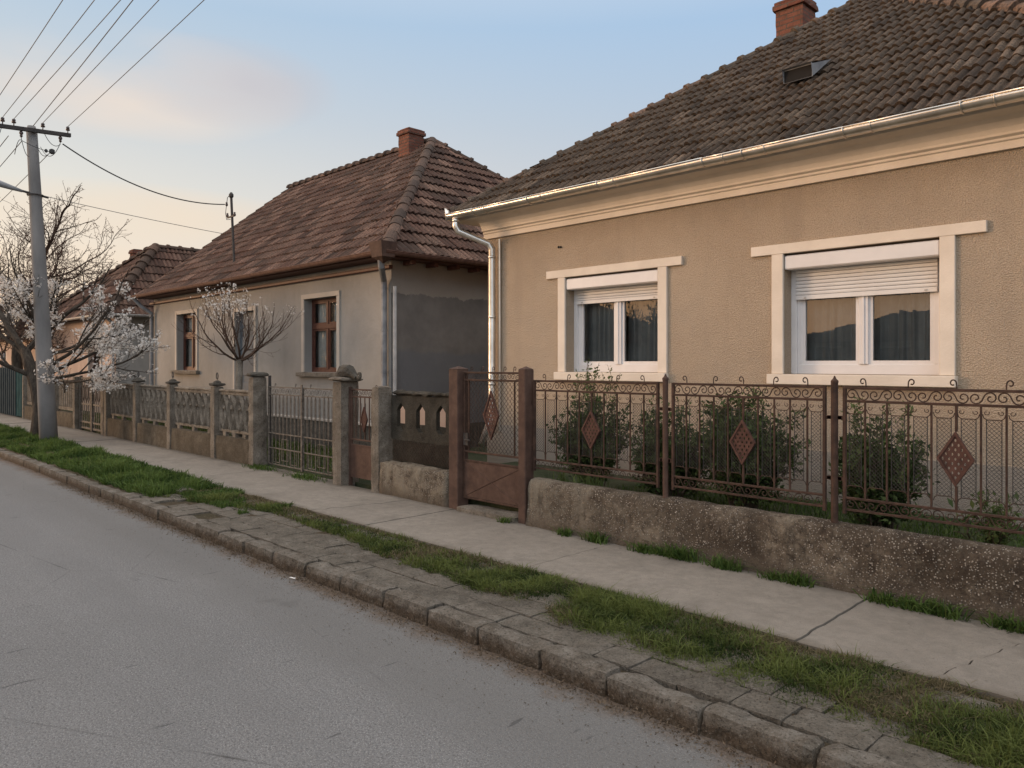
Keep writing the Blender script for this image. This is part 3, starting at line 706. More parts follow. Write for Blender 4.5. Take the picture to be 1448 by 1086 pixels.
# holes left in the render
m = MB()
for (a, b) in ((-6.83,3.19),(-6.79,3.185)): m.tube([(a,7.497,b),(a,7.49,b)], .016, 6)
m.build('render_chip', 'dark', H1)
def window1(x0, x1, z0, z1, shut, lx0, lx1, sx0, sx1):
    m = MB(); Y = YF
    # painted plaster surround standing proud of the wall
    m.box((lx0, Y-.035, z1), (lx1, Y+.01, z1+.10), .004)
    m.box((x0-.125, Y-.032, z0-.0), (x0, Y+.01, z1), .004); m.box((x1, Y-.032, z0), (x1+.125, Y+.01, z1), .004)
    w_ = m.build('window', 'trim', H1); 
    m = MB(); m.box((sx0, Y-.075, z0-.105), (sx1, Y+.24, z0+.0-.003), .006); m.build('sill', 'trim', w_)
    yf = Y+.17; m = MB(); t = .065
    m.box((x0+.06, yf, z0+.0), (x1-.06, yf+.06, z0+.10), .004); m.box((x0+.06, yf, z0+.10), (x0+.06+t*.7, yf+.06, z1-.05), .003); m.box((x1-.06-t*.7, yf, z0+.10), (x1-.06, yf+.06, z1-.05), .003)
    m.box((x0, yf-.02, z0), (x0+.06, yf+.07, z1-.0), .003); m.box((x1-.06, yf-.02, z0), (x1, yf+.07, z1), .003)
    cx = (x0+x1)/2; m.box((cx-.045, yf-.012, z0+.10), (cx+.045, yf+.06, z1-.05), .004); m.box((cx-.012, yf-.022, z0+.10), (cx+.012, yf-.012, z1-.05), .003)
    fr = m.build('frame', 'white', w_)
    for s_, (a, b) in enumerate(((x0+.06+t*.7, cx-.045), (cx+.045, x1-.06-t*.7))):
        m = MB(); m.plate([(a,z0+.10),(b,z0+.10),(b,z1-.1),(a,z1-.1)], [(a+.035,z0+.135),(b-.035,z0+.135),(b-.035,z1-.14),(a+.035,z1-.14)], yf+.008, yf+.05)
        sash = m.build('sash', 'white', w_)
        m = MB(); m.quad((a+.03,yf+.028,z0+.13),(b-.03,yf+.028,z0+.13),(b-.03,yf+.028,z1-.13),(a+.03,yf+.028,z1-.13)); m.build('pane', 'glass', sash)
    # roller shutter: box, slats, bottom bar
    m = MB(); m.box((x0+.004, Y-.012, z1-.165), (x1-.004, Y+.16, z1-.022), .012)
    sb = m.build('shutter_box', 'white', w_)
    m = MB(); z = z1-.165; ys = Y+.135
    while z > shut+.05:
        zb = max(z-.037, shut+.045); m.extr([(ys+.012,zb+.002),(ys-.0005,zb+.004),(ys-.004,(z+zb)/2),(ys-.001,z-.003),(ys+.012,z)], x0+.065, x1-.065); z = zb
    m.box((x0+.065, ys-.006, shut), (x1-.065, ys+.014, shut+.045), .003)
    m.build('shutter_slats', 'shutter', sb)
    for xx in (x0+.16, x1-.16):
        m = MB(); m.box((xx-.012, ys-.014, shut+.014), (xx+.012, ys-.0065, shut+.028), .002); m.build('shutter_stop', 'pipe', sb)
    curtain(w_, x0+.07, cx-.03, z0+.05, z1+.1, yf+.17, 'curtain', .10, .028); curtain(w_, cx+.03, x1-.07, z0+.05, z1+.1, yf+.17, 'curtain', .11, .028)
    return w_
window1(*W1[0], 2.43, -7.03, -4.92, -6.86, -5.12); window1(*W1[1], 2.31, -4.065, -1.882, -3.87, -2.11)
m = MB(); m.box((X0+.3,YF+.75,.5),(X1-.3,YF+.78,3.4)); m.build('dark_backing', 'darkroom', H1)  # near-black sheet: darkness of the unlit room put into its colour

# ================================================================= HOUSE 2
H2 = empty('house', (-16, 7.5, .2), 'middle grey house with brown wooden windows and red brown tiled roof', 'house')
A0, A1 = -21.5, -10.6
W2 = [(-13.46,-12.28,1.50,2.90), (-19.86,-18.66,1.50,2.90)]; D2 = (-16.50,-15.56,.25,2.80)
m = MB(); wall_open(m, A0, A1, .1, 3.44, 7.5, W2+[D2], .20); shell(m, A0, A1, 7.5, 16.0, .1, 3.44)
m.quad((A0,7.5,3.44),(A0,16.0,3.44),(A0,11.7,6.75)) ; m.build('wall', 'stucco2', H2)
m = MB()
for a, b in ((A0-.02, D2[0]-.1), (D2[1]+.1, A1+.02)): rough_box(m, (a, 7.46, .1), (b, 7.52, .58), .4, .004, 3, .01)
m.box((A1-.02, 7.53, .1), (A1+.04, 16, .58)); pl = m.build('plinth', 'cement_d', H2)
m = MB()
for a, b in ((A0-.03, D2[0]-.1), (D2[1]+.1, A1+.03)): m.box((a, 7.44, .583), (b, 7.52, .635), .01)
m.build('plinth_ledge', 'pale', pl)
m = MB(); m.box((A0-.1, 7.42, 3.24), (A1+.05, 7.50-.001, 3.30), .01); m.box((A0-.1, 7.13, 3.385), (A1+.33, 7.55, 3.42), .004); m.box((A1+.002, 7.55, 3.385), (A1+.33, 16.2, 3.42), .004)
for i in range(18): m.box((A1+.05, 7.7+i*.48, 3.31), (A1+.30, 7.78+i*.48, 3.384))
m.build('eaves_board', 'wood', H2)
k2 = .80; f2 = math.sqrt(1+k2*k2); c2, s2 = 1/f2, k2/f2; BL, BR, BE, BZ = -21.75, -10.25, 7.12, 3.46; HH = 4.55
AP2 = (BR-HH, BE+HH, BZ+k2*HH); m = MB()
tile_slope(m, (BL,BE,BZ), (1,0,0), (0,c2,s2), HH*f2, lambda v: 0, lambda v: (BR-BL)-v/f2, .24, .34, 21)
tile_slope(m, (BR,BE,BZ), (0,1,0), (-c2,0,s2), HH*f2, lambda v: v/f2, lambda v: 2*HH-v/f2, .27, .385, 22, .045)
m.quad((BL,BE,BZ-.04),(BR,BE,BZ-.04),(AP2[0],AP2[1],AP2[2]-.04),(BL,AP2[1],AP2[2]-.04)); m.quad((BR,BE,BZ-.04),(BR,BE+2*HH,BZ-.04),(AP2[0],AP2[1],AP2[2]-.04)); m.quad((BR,BE+2*HH,BZ-.03),(BL,BE+2*HH,BZ-.03),(BL,AP2[1],AP2[2]-.03),(AP2[0],AP2[1],AP2[2]-.03))
m.quad((BL,BE+.02,BZ-.06),(BL,BE+2*HH,BZ-.06),(BR,BE+2*HH,BZ-.06),(BR,BE+.02,BZ-.06))
rf2 = m.build('roof', 'tile2', H2)
m = MB(); caps(m, (BR-.03,BE+.03,BZ+.05), (AP2[0],AP2[1],AP2[2]+.03), .102, .36, 5, False); caps(m, (BR-.03,BE+2*HH-.03,BZ+.05), (AP2[0],AP2[1],AP2[2]+.03), .10, .36, 6); caps(m, (BL,AP2[1],AP2[2]+.01), (AP2[0],AP2[1],AP2[2]+.02), .12, .36, 7)
caps(m, (BL+.03,BE+.03,BZ+.01), (BL+.03,AP2[1],AP2[2]+.01), .07, .36, 8); m.build('ridge_tiles', 'cap2', rf2)
chimney(rf2, -15.12, 11.28, 6.35, 7.34, .42, .46, 'cement')
m = MB()
for a, b in zip((-21.8,-19,-16.2,-13.2), (-19,-16.2,-13.2,-10.2)): halfgutter(m, (a,7.05,3.455),(b+.01,7.05,3.455+random.uniform(-.006,.006)), .065)
halfgutter(m, (-10.16,7.05,3.455), (-10.16,16.3,3.455), .065, 'y'); gt = m.build('gutter', 'gutter2', H2)
m = MB(); m.add([(-10.40,6.98,3.36),(-10.12,6.98,3.36),(-10.12,7.22,3.36),(-10.40,7.22,3.36),(-10.44,6.94,3.60),(-10.08,6.94,3.60),(-10.08,7.26,3.60),(-10.44,7.26,3.60),(-10.26,7.10,3.26)],
    [(0,4,5,1),(1,5,6,2),(2,6,7,3),(3,7,4,0),(4,7,6,5),(0,1,8),(1,2,8),(2,3,8),(3,0,8)]); m.build('gutter_box', 'rustred', gt)
m = MB(); m.tube([(-10.30,7.08,3.34),(-10.34,7.12,3.22),(-10.68,7.40,3.05),(-10.70,7.42,2.98),(-10.70,7.42,.5)], .052, 10)
for z in (2.9, 2.2, 1.5, .9): m.tube([(-10.70,7.42,z),(-10.70,7.42,z+.03)], .058, 10)
m.build('downpipe', 'pipe2', H2); m = MB(); m.tube([(-10.56,7.54,2.95),(-10.56,7.54,.4)], .036, 8); tag(m.build('drain_pipe', 'pipe', H2))
m = MB(); m.tube([(-21.7,7.05,3.40),(-21.6,7.2,3.2),(-21.45,7.42,3.0),(-21.45,7.42,.5)], .05, 8); m.build('downpipe', 'pipe2', H2)
def window2(x0, x1, z0, z1):
    Y = 7.5; m = MB()
    m.box((x0-.10,Y-.03,z1),(x1+.10,Y+.005,z1+.09),.004); m.box((x0-.10,Y-.028,z0),(x0,Y+.005,z1),.004); m.box((x1,Y-.028,z0),(x1+.10,Y+.005,z1),.004)
    w_ = m.build('window', 'pale', H2)
    m = MB(); rough_box(m, (x0-.2,Y-.10,z0-.09),(x1+.2,Y+.19,z0-.004), .2, .003, 5, .006); m.build('sill', 'cement', w_)
    yf = Y+.15; m = MB(); cx = (x0+x1)/2; zt = z0+(z1-z0)*.62
    m.plate([(x0,z0),(x1,z0),(x1,z1),(x0,z1)], [(x0+.055,z0+.055),(x1-.055,z0+.055),(x1-.055,z1-.055),(x0+.055,z1-.055)], yf, yf+.06)
    m.box((x0+.055,yf-.01,zt-.045),(x1-.055,yf+.05,zt+.045),.006); m.box((cx-.035,yf-.012,z0+.055),(cx+.035,yf+.05,zt-.045),.006); m.box((cx-.03,yf-.008,zt+.045),(cx+.03,yf+.05,z1-.055),.006)
    fr = m.build('frame', 'wood', w_)
    for a, b in ((x0+.055,cx-.035),(cx+.035,x1-.055)):
        for c, d in ((z0+.055,zt-.045),(zt+.045,z1-.055)):
            m = MB(); m.plate([(a,c),(b,c),(b,d),(a,d)], [(a+.035,c+.035),(b-.035,c+.035),(b-.035,d-.035),(a+.035,d-.035)], yf+.008, yf+.04); sh = m.build('sash', 'wood', w_)
            m = MB(); m.quad((a+.03,yf+.025,c+.03),(b-.03,yf+.025,c+.03),(b-.03,yf+.025,d-.03),(a+.03,yf+.025,d-.03)); m.build('pane', 'glass2', sh)
    for a, b in ((x0+.03,x0+.42),(cx-.16,cx+.20),(x1-.34,x1-.03)): curtain(w_, a, b, z0+.03, z1-.03, yf+.12, 'lace', .08, .02)
for q_ in W2: window2(*q_)
m = MB(); a, b, c, d = D2; m.plate([(a-.08,c),(b+.08,c),(b+.08,d+.08),(a-.08,d+.08)], [(a,c),(b,c),(b,d),(a,d)], 7.465, 7.505); dr = m.build('door_frame', 'pale', H2)
m = MB(); m.box((a,7.60,c),(b,7.65,d-.42),.004); m.box((a,7.59,d-.42),(b,7.66,d-.36),.004)
for zz0 in (c+.15, c+1.15): m.box((a+.12,7.585,zz0),(b-.12,7.60,zz0+.85),.008)
m.box((a,7.605,d-.359),(b,7.64,d-.001)); m.box((a+.12,7.59,d-.30),(b-.12,7.605,d-.06),.006)
dd = m.build('door', 'door', H2)
m = MB(); m.tube([(b-.07,7.58,c+1.02),(b-.07,7.54,c+1.02),(b-.18,7.54,c+1.02)], .010, 6); m.build('handle', 'pipe', dd)
m = MB(); m.box((a-.2,7.1,.0),(b+.2,7.459,.24),.01); m.build('doorstep', 'cement', H2)
m = MB(); m.box((A0+.3,8.4,.5),(A1-.3,8.44,3.2)); m.build('dark_backing', 'darkroom', H2)  # near-black sheet again gives the room its darkness by colour
# electricity mast standing on the roof
m = MB(); m.tube([(-17.1,7.74,3.80),(-17.18,7.70,5.50)], .030, 8); m.lathe((-17.18,7.70), [(.03,5.47),(.055,5.50),(.055,5.55),(.02,5.60)], 8)
ms = m.build('service_mast', 'iron', rf2)
m = MB(); m.box((-17.36,7.68,5.02),(-16.98,7.70,5.055)); m.build('crossbar', 'iron', ms)
for x, z in ((-17.36,5.10),(-16.98,5.07),(-17.40,5.36)):
    m = MB(); m.lathe((x,7.69), [(.012,z-.05),(.03,z-.03),(.03,z),(.018,z+.015),(.028,z+.03),(.01,z+.05)], 8); m.build('insulator', 'insul', ms)
m = MB(); m.tube([(-17.40+.0,7.69,5.36),(-17.36,7.69,5.50),(-17.26,7.69,5.54),(-17.19,7.69,5.50)], .008, 4); m.tube([(-17.41,7.69,5.34),(-17.46,7.69,5.15),(-17.40,7.69,5.0),(-17.2,7.69,4.98)], .007, 4); m.build('cable_loop', 'wire', ms)

# ================================================================= HOUSE 3 and beyond
H3 = empty('house', (-26.5, 7.5, .2), 'third house with steep dark roof and pink front, half hidden behind the blossom tree', 'house')
C0, C1 = -32.7, -24.65
W3 = [(-27.2,-26.0,1.35,2.5)]
m = MB(); wall_open(m, C0, C1, .1, 3.12, 7.5, W3, .2); m.build('wall', 'pink', H3); m = MB(); shell(m, C0, C1, 7.5, 17, .1, 3.12); m.build('side_wall', 'stucco2', H3)
m = MB(); a, b, c, d = W3[0]; m.plate([(a-.1,c-.1),(b+.1,c-.1),(b+.1,d+.1),(a-.1,d+.1)], [(a,c),(b,c),(b,d),(a,d)], 7.46, 7.505); w_ = m.build('window', 'pale', H3)
m = MB(); m.plate([(a,c),(b,c),(b,d),(a,d)], [(a+.06,c+.06),(b-.06,c+.06),(b-.06,d-.06),(a+.06,d-.06)], 7.62, 7.67); m.box(((a+b)/2-.03,7.62,c),((a+b)/2+.03,7.67,d)); m.build('frame', 'wood', w_)
m = MB(); m.quad((a,7.65,c),(b,7.65,c),(b,7.65,d),(a,7.65,d)); m.build('pane', 'glass2', w_)
k3 = 1.13; f3 = math.sqrt(1+k3*k3); c3, s3 = 1/f3, k3/f3; L0, R0, E3, Z3 = -33.0, -24.3, 7.15, 3.15; h3 = 2.125; AP3 = (R0-h3, E3+h3, Z3+k3*h3); ax3 = AP3[0]-L0; YR3 = 16
m = MB(); tile_slope(m, (L0,E3,Z3), (1,0,0), (0,c3,s3), h3*f3, lambda v: v/(h3*f3)*ax3, lambda v: (R0-L0)-v/f3, .25, .34, 31)
tile_slope(m, (R0,E3,Z3), (0,1,0), (-c3,0,s3), h3*f3, lambda v: v/f3, lambda v: YR3-E3, .27, .37, 32, .04)
for P in (((L0,E3),(R0,E3),AP3), ): m.quad((L0,E3,Z3-.04),(R0,E3,Z3-.04),(AP3[0],AP3[1],AP3[2]-.04))
m.quad((R0,E3,Z3-.04),(R0,YR3,Z3-.04),(AP3[0],YR3,AP3[2]-.04),(AP3[0],AP3[1],AP3[2]-.04)); m.quad((L0,YR3,Z3-.04),(L0,E3,Z3-.04),(AP3[0],AP3[1],AP3[2]-.04),(AP3[0],YR3,AP3[2]-.04)); m.quad((R0,YR3,Z3-.04),(L0,YR3,Z3-.04),(AP3[0],YR3,AP3[2]-.04))
m.quad((L0,E3,Z3-.05),(L0,YR3,Z3-.05),(R0,YR3,Z3-.05),(R0,E3,Z3-.05))
rf3 = m.build('roof', 'tile2', H3); m = MB(); caps(m, (R0,E3,Z3+.04), (AP3[0],AP3[1],AP3[2]+.02), .14, .38, 9); caps(m, (L0,E3,Z3+.04), (AP3[0],AP3[1],AP3[2]+.02), .12, .38, 10); caps(m, AP3, (AP3[0],YR3,AP3[2]), .11, .38, 11); m.build('ridge_tiles', 'cap2', rf3)
chimney(rf3, -28.9, 9.5, 3.9, 5.72, .36, .36)
m = MB(); halfgutter(m, (L0,7.08,3.12), (R0+.1,7.08,3.12), .06); halfgutter(m, (R0+.09,7.08,3.12), (R0+.09,15.5,3.12), .06, 'y'); m.build('gutter', 'pipe', H3)
m = MB(); m.tube([(-24.35,7.1,3.08),(-24.6,7.42,2.85),(-24.6,7.42,.4)], .045, 8); m.build('downpipe', 'pipe2', H3)
def plain_house(label, x0, x1, yf, yb, ze, zr, wallm, roofm, flip=False):
    h = empty('house', ((x0+x1)/2, yf, .2), label, 'house'); s_ = 1 if yb > yf else -1
    m = MB(); ops = [(x0+1.2+i*2.3, x0+2.3+i*2.3, 1.2, 2.3) for i in range(int((x1-x0-1.5)//2.3))]
    wall_open(m, x0, x1, .0, ze, yf, ops, .2*s_)
    m.quad((x1,yf,0),(x1,yb,0),(x1,yb,ze),(x1,yf,ze)); m.quad((x1,yb,0),(x0,yb,0),(x0,yb,ze),(x1,yb,ze)); m.quad((x0,yb,0),(x0,yf,0),(x0,yf,ze),(x0,yb,ze)); m.build('wall', wallm, h)
    for a, b, c, d in ops:
        m = MB(); m.plate([(a,c),(b,c),(b,d),(a,d)], [(a+.07,c+.07),(b-.07,c+.07),(b-.07,d-.07),(a+.07,d-.07)], yf+.10*s_, yf+.14*s_); m.box(((a+b)/2-.03,min(yf+.1*s_,yf+.14*s_),c),((a+b)/2+.03,max(yf+.1*s_,yf+.14*s_),d)); w_ = m.build('window', 'white', h)
        m = MB(); m.quad((a,yf+.12*s_,c),(b,yf+.12*s_,c),(b,yf+.12*s_,d),(a,yf+.12*s_,d)); m.build('pane', 'glass2', w_); m = MB(); m.quad((a,yf+.3*s_,c),(b,yf+.3*s_,c),(b,yf+.3*s_,d),(a,yf+.3*s_,d)); m.build('curtain', 'darkroom', w_)  # flat near-black sheet behind the pane: unlit room put into its colour
    o = .35; ym = (yf+yb)/2; hw = abs(yb-yf)/2; m = MB()
    P = [(x0-o,yf-o*s_,ze),(x1+o,yf-o*s_,ze),(x1+o,yb+o*s_,ze),(x0-o,yb+o*s_,ze),(x0+hw*.8,ym,zr),(x1-hw*.8,ym,zr)]
    m.add(P, [(0,1,5,4),(1,2,5),(2,3,4,5),(3,0,4),(0,3,2,1)])
    # rows of tiles as thin steps on the street side
    nrow = 12
    for i in range(nrow):
        t0 = i/nrow; t1 = (i+1.15)/nrow; lerp = lambda A, B, t: tuple(p+(q-p)*t for p, q in zip(A, B))
        a_ = lerp(P[0],P[4],t0); b_ = lerp(P[1],P[5],t0); c_ = lerp(P[1],P[5],min(t1,1)); d_ = lerp(P[0],P[4],min(t1,1))
        m.add([(a_[0],a_[1],a_[2]+.05),(b_[0],b_[1],b_[2]+.05),(c_[0],c_[1],c_[2]+.01),(d_[0],d_[1],d_[2]+.01),(a_[0],a_[1],a_[2]),(b_[0],b_[1],b_[2])], [(0,1,2,3),(4,5,1,0)], (i*37%10)/10)
    r_ = m.build('roof', roofm, h); m = MB(); caps(m, (P[4][0],P[4][1],zr), (P[5][0],P[5][1],zr), .12, .4, 3); m.build('ridge_tiles', 'cap2', r_)
    return h
plain_house('far pale house with a low roof at the left edge behind the blossom', -45, -34.4, 8.2, 16, 2.75, 4.2, 'pink', 'tile2')
plain_house('long house across the road mirrored in the shuttered windows', -13.5, -4.2, -11.5, -19, 2.4, 3.55, 'pale', 'tile1')
plain_house('second house across the road, grey, further along the street', -33, -23, -12.5, -20, 2.7, 4.8, 'stucco2', 'tile2')

# ---------------------------------------------------------------- ironwork helpers
def spiral(cx, cz, r0, r1, a0, turns, y, n=14, sgn=1):
    return [(cx+math.cos(a0+sgn*2*math.pi*turns*i/n)*(r0+(r1-r0)*i/n), y, cz+math.sin(a0+sgn*2*math.pi*turns*i/n)*(r0+(r1-r0)*i/n)) for i in range(n+1)]
def s_scroll(mb, x0, x1, z0, z1, y, r=.0036):
    """a row of S scrolls with a curl at each end, joined by sweeping strokes"""
    h = (z1-z0)/2*.96; cz = (z0+z1)/2; n = max(1, int(round((x1-x0)/(h*4.3)))); w_ = (x1-x0)/n
    for i in range(n):
        a = x0+i*w_; xa, xb = a+h, a+w_-h; sg = 1 if i % 2 == 0 else -1
        A = []; K = 13
        for k in range(K+1):
            th = math.pi/2+2*math.pi*1.05*(1-k/K); q = h*(.22+.78*k/K); A.append((xa+math.cos(th)*q, cz+sg*math.sin(th)*q))
        B = [(xa+xb-px, 2*cz-pz) for px, pz in reversed(A)]
        p0, p3 = A[-1], B[0]; m_ = (p3[0]-p0[0]+2*h)*.35; mid = []
        for k in range(1, 6):
            t = k/6; c = (1-t)**3, 3*t*(1-t)**2, 3*t*t*(1-t), t**3
            mid.append((c[0]*p0[0]+c[1]*(p0[0]+m_)+c[2]*(p3[0]-m_)+c[3]*p3[0], c[0]*p0[1]+c[1]*p0[1]+c[2]*p3[1]+c[3]*p3[1]))
        mb.tube([(px, y, pz) for px, pz in A+mid+B], r, 4, False)
def hook(mb, x, z, y, h=.055, r=.0045, sg=1):
    pts = [(x-sg*.004, y, z), (x-sg*.004, y, z+h*.35)]+[(x+sg*h*.30+math.cos(math.pi-2*math.pi*.85*i/11)*h*.34*(1-.5*i/11)*sg, y, z+h*.62+math.sin(math.pi-2*math.pi*.85*i/11)*h*.40*(1-.5*i/11)) for i in range(12)]
    mb.tube(pts, r, 4, False)
def diamond(parent, cx, cz, hw, hh, y, mat='diamond'):
    m = MB(); t = .16
    o = [(cx-hw,cz),(cx,cz-hh),(cx+hw,cz),(cx,cz+hh)]; i_ = [(cx-hw*(1-t),cz),(cx,cz-hh*(1-t)),(cx+hw*(1-t),cz),(cx,cz+hh*(1-t))]
    m.plate(o, i_, y-.016, y+.006)
    # pierced sheet: rings set corner to corner
    k = 5
    for a in range(k):
        for b in range(k):
            u = (a+.5)/k; v = (b+.5)/k
            ux, vx_ = hw*(1-t), hh*(1-t)
            px = cx+(u-v)*ux; pz = cz+(u+v-1)*vx_
            sx, sz = ux/k, vx_/k; n = 8
            outer = []; inner = []
            for q in range(n):
                th = 2*math.pi*q/n; ca, sa = math.cos(th), math.sin(th); f = 1/(abs(ca)+abs(sa)); outer.append((px+ca*f*sx, pz+sa*f*sz)); inner.append((px+ca*.34*sx, pz+sa*.34*sz))
            m.plate(outer, inner, y-.008, y-.004)
    return m.build('diamond_plate', mat, parent)
def lattice(mb, x0, x1, z0, z1, y, s, r=.0012, asp=1.0):
    """wire netting: diagonals clipped to the rectangle"""
    w_, h = x1-x0, z1-z0; k = asp
    for sg in (1, -1):
        t = -h/k
        while t < w_:
            # line x = x0 + t + (z-z0)/k for sg=1, mirrored for -1
            za = max(0, -t*k); zb = min(h, (w_-t)*k)
            if zb > za+.004:
                xa, xb = t+za/k, t+zb/k
                if sg < 0: xa, xb = w_-xa, w_-xb
                mb.tube([(x0+xa, y+.001*sg, z0+za), (x0+xb, y+.001*sg, z0+zb)], r, 3, False)
            t += s
def iron_panel(parent, x0, x1, y, sagz=0):
    zt, z2, z3, z4 = 1.49+sagz, 1.40+sagz, .735, .655
    n = 10; dx = (x1-x0)/n; cx = (x0+x1)/2; cz = 1.06
    p = MB()
    for z, r in ((zt,.009),(z2,.0085),(z3,.008),(z4,.008)): p.box((x0-.0,y-r,z-r),(x1,y+r,z+r),.002)
    for x in (x0, x1): p.box((x-.011,y-.012,z4-.03),(x+.011,y+.012,zt+.009),.002)
    for i in range(1, n):
        x = x0+i*dx+random.uniform(-.003,.003)
        if i == n//2: p.box((x-.007,y-.008,cz+.17),(x+.007,y+.006,z2-.008)); p.box((x-.007,y-.008,z3+.008),(x+.007,y+.006,cz-.17))
        else: p.box((x-.0055,y-.007,z3),(x+.0055,y+.004,z2))
    for x in (x0, x1):
        for z in (1.28, .86): p.box((x-.045 if x == x0 else x+.010, y-.006, z-.012), (x-.010 if x == x0 else x+.045, y+.006, z+.012))
    pan = p.build('panel', 'rust', parent)
    s_ = MB(); L_ = (x1-x0)/4
    s_scroll(s_, x0+.015, x1-.015, z2+.009, zt-.009, y-.004, .0042)
    s_scroll(s_, x0+.015, x1-.015, z4+.008, z3-.008, y-.004, .0034)
    for i in range(1, n, 2): hook(s_, x0+i*dx, zt+.008, y, .058, .0045, 1 if (i//2) % 2 else -1)
    for i in range(n):
        a = x0+i*dx; b = a+dx; zc = z2-.008
        for z, sg in ((zc, -1), (z3+.008, 1)):
            s_.tube([(a+.008,y,z+sg*.045),(a+.014,y,z+sg*.066),(a+.030,y,z+sg*.078),(b-.030,y,z+sg*.078),(b-.014,y,z+sg*.066),(b-.008,y,z+sg*.045)], .003, 4, False)
        s_.tube(spiral(a+.028, zc-.035, .004, .018, 1.0, .9, y, 8), .0026, 4, False); s_.tube(spiral(b-.028, zc-.035, .004, .018, 2.1, .9, y, 8, -1), .0026, 4, False)
    s_.build('scrollwork', 'rust', pan)
    w_ = MB()
    for i in range(n):
        a = x0+i*dx+.028; b = x0+(i+1)*dx-.028
        w_.tube([(a,y+.003,z3+.086),(a,y+.003,z2-.086)], .0028, 4, False); w_.tube([(b,y+.003,z3+.086),(b,y+.003,z2-.086)], .0028, 4, False)
        lattice(w_, a, b, z3+.088, z2-.088, y+.006, .026, .0015)
    w_.build('wire_netting', 'iron', pan)
    diamond(pan, cx, cz, .107, .172, y-.006)
    return pan

# ================================================================= front fence of house 1
gw = MB(); random.seed(12)
nx = 200; xa, xb = -5.16, 4.0; prof = [(5.20,.02),(5.205,.12),(5.212,.20),(5.225,.24),(5.228,.30),(5.23,.38),(5.232,.46),(5.245,.520),(5.27,.545),(5.32,.556),(5.38,.555),(5.42,.54),(5.432,.48),(5.432,.25)]
vs = []
for i in range(nx+1):
    x = xa+(xb-xa)*i/nx
    for j, (y, z) in enumerate(prof):
        d = fbm(x, y, z, 4)*.012+fbm(x, y, z*1.4, 13)*.008; vs.append((x+(0 if 0 < i < nx else 0), y-d*(1 if j < 8 else 0), z+(fbm(x,0,7,3)*.010 if 7 <= j <= 11 else d*.6)))
K = len(prof); fs = [(i*K+j, (i+1)*K+j, (i+1)*K+j+1, i*K+j+1) for i in range(nx) for j in range(K-1)]+[tuple(range(K-1,-1,-1))]
gw.add(vs, fs); o = gw.build('garden_wall', 'wall', None, True); tag(o, 'low rough pebble concrete wall under the rusty iron fence of the nearest house', 'wall')
IF = empty('iron_fence', (-3.0, 5.32, .55), 'rusty iron fence with scrolls, wire netting and diamond plates on the low rough wall', 'fence')
fy = 5.32
spans = [(-5.16,-3.735), (-3.585,-2.335), (-2.195,-.82), (-.68,.70)]
for a, b in spans: iron_panel(IF, a, b, fy, random.uniform(-.006, .006))
for x in (-3.66, -2.265, -.75):
    m = MB(); m.tube([(x,fy,.52),(x+random.uniform(-.006,.006),fy,1.53)], .024, 10); m.lathe((x,fy), [(.027,1.52),(.027,1.535),(.012,1.55),(.004,1.57)], 8)
    m.box((x-.05,fy-.006,1.27),(x+.05,fy+.006,1.295)); m.box((x-.05,fy-.006,.85),(x+.05,fy+.006,.875)); m.build('fence_post', 'rustred' if x < -3 else 'rust', IF)

# ================================================================= gate of house 1
for px, w_, y1, z1, lab in ((-6.345,.15,5.38,1.60,'rusty square steel gate post left of the tall rusty garden gate'), (-5.295,.10,5.35,1.60,'narrow rusty steel gate post between the tall garden gate and the iron fence')):
    m = MB(); m.box((px,5.225,.02),(px+w_,y1,z1),.008); p = m.build('gate_post', 'rustred'); tag(p, lab, 'gate post', 'rusty posts of the tall gate')
    m = MB(); c = px+w_/2; m.add([(px,5.225,z1),(px+w_,5.225,z1),(px+w_,y1,z1),(px,y1,z1),(c,(5.225+y1)/2,z1+.03)], [(0,1,4),(1,2,4),(2,3,4),(3,0,4)]); m.build('post_cap', 'rustred', p)
G1 = empty('garden_gate', (-5.74, 5.30, .2), 'tall rusty garden gate with wire netting, a diamond plate and solid kick plate', 'gate')
ga, gb, gy1 = -6.165, -5.325, 5.30
m = MB(); r = .013
for x in (ga, gb): m.box((x-r,gy1-r,.24),(x+r,gy1+r,1.575),.003)
for z in (1.562, 1.485, .735, .64, .25): m.box((ga,gy1-r+.001,z-r*.8),(gb,gy1+r-.001,z+r*.8),.003)
for x in (ga+.07, gb-.09): m.box((x-.006,gy1-.007,.73),(x+.006,gy1+.007,1.485))
fr = m.build('frame', 'rust', G1)
m = MB(); m.box((ga+.012,gy1-.007,.262),(gb-.012,gy1+.003,.632),.002)
m.tube([(ga+.02,gy1-.008,.27),((ga+gb)/2,gy1-.010,.45),(gb-.02,gy1-.008,.62)], .004, 4); m.tube([(ga+.02,gy1-.008,.62),((ga+gb)/2,gy1-.010,.45),(gb-.02,gy1-.008,.27)], .004, 4)
m.build('kick_plate', 'rustred', G1)
m = MB()
s_scroll(m, ga+.02, gb-.02, 1.497, 1.552, gy1-.004)
for x in (ga+.10, ga+.27, ga+.43, ga+.60, ga+.74): hook(m, x, 1.57, gy1, .055)
m.build('scrollwork', 'rust', fr)
m = MB()      # wavy netting: vertical zigzags hooked into each other
random.seed(4); n = 30; zs = [.75+i*.028 for i in range(27)]
for i in range(n+1):
    x = ga+.02+(gb-ga-.04)*i/n
    for ph in (0,):
        m.tube([(x+(.0140 if (k+i) % 2 else -.0140), gy1+.010+(.003 if k % 2 else -.003), z) for k, z in enumerate(zs)], .0030, 3, False)
m.build('wire_netting', 'rust', fr)
diamond(fr, (ga+gb)/2, 1.13, .115, .25, gy1-.006)
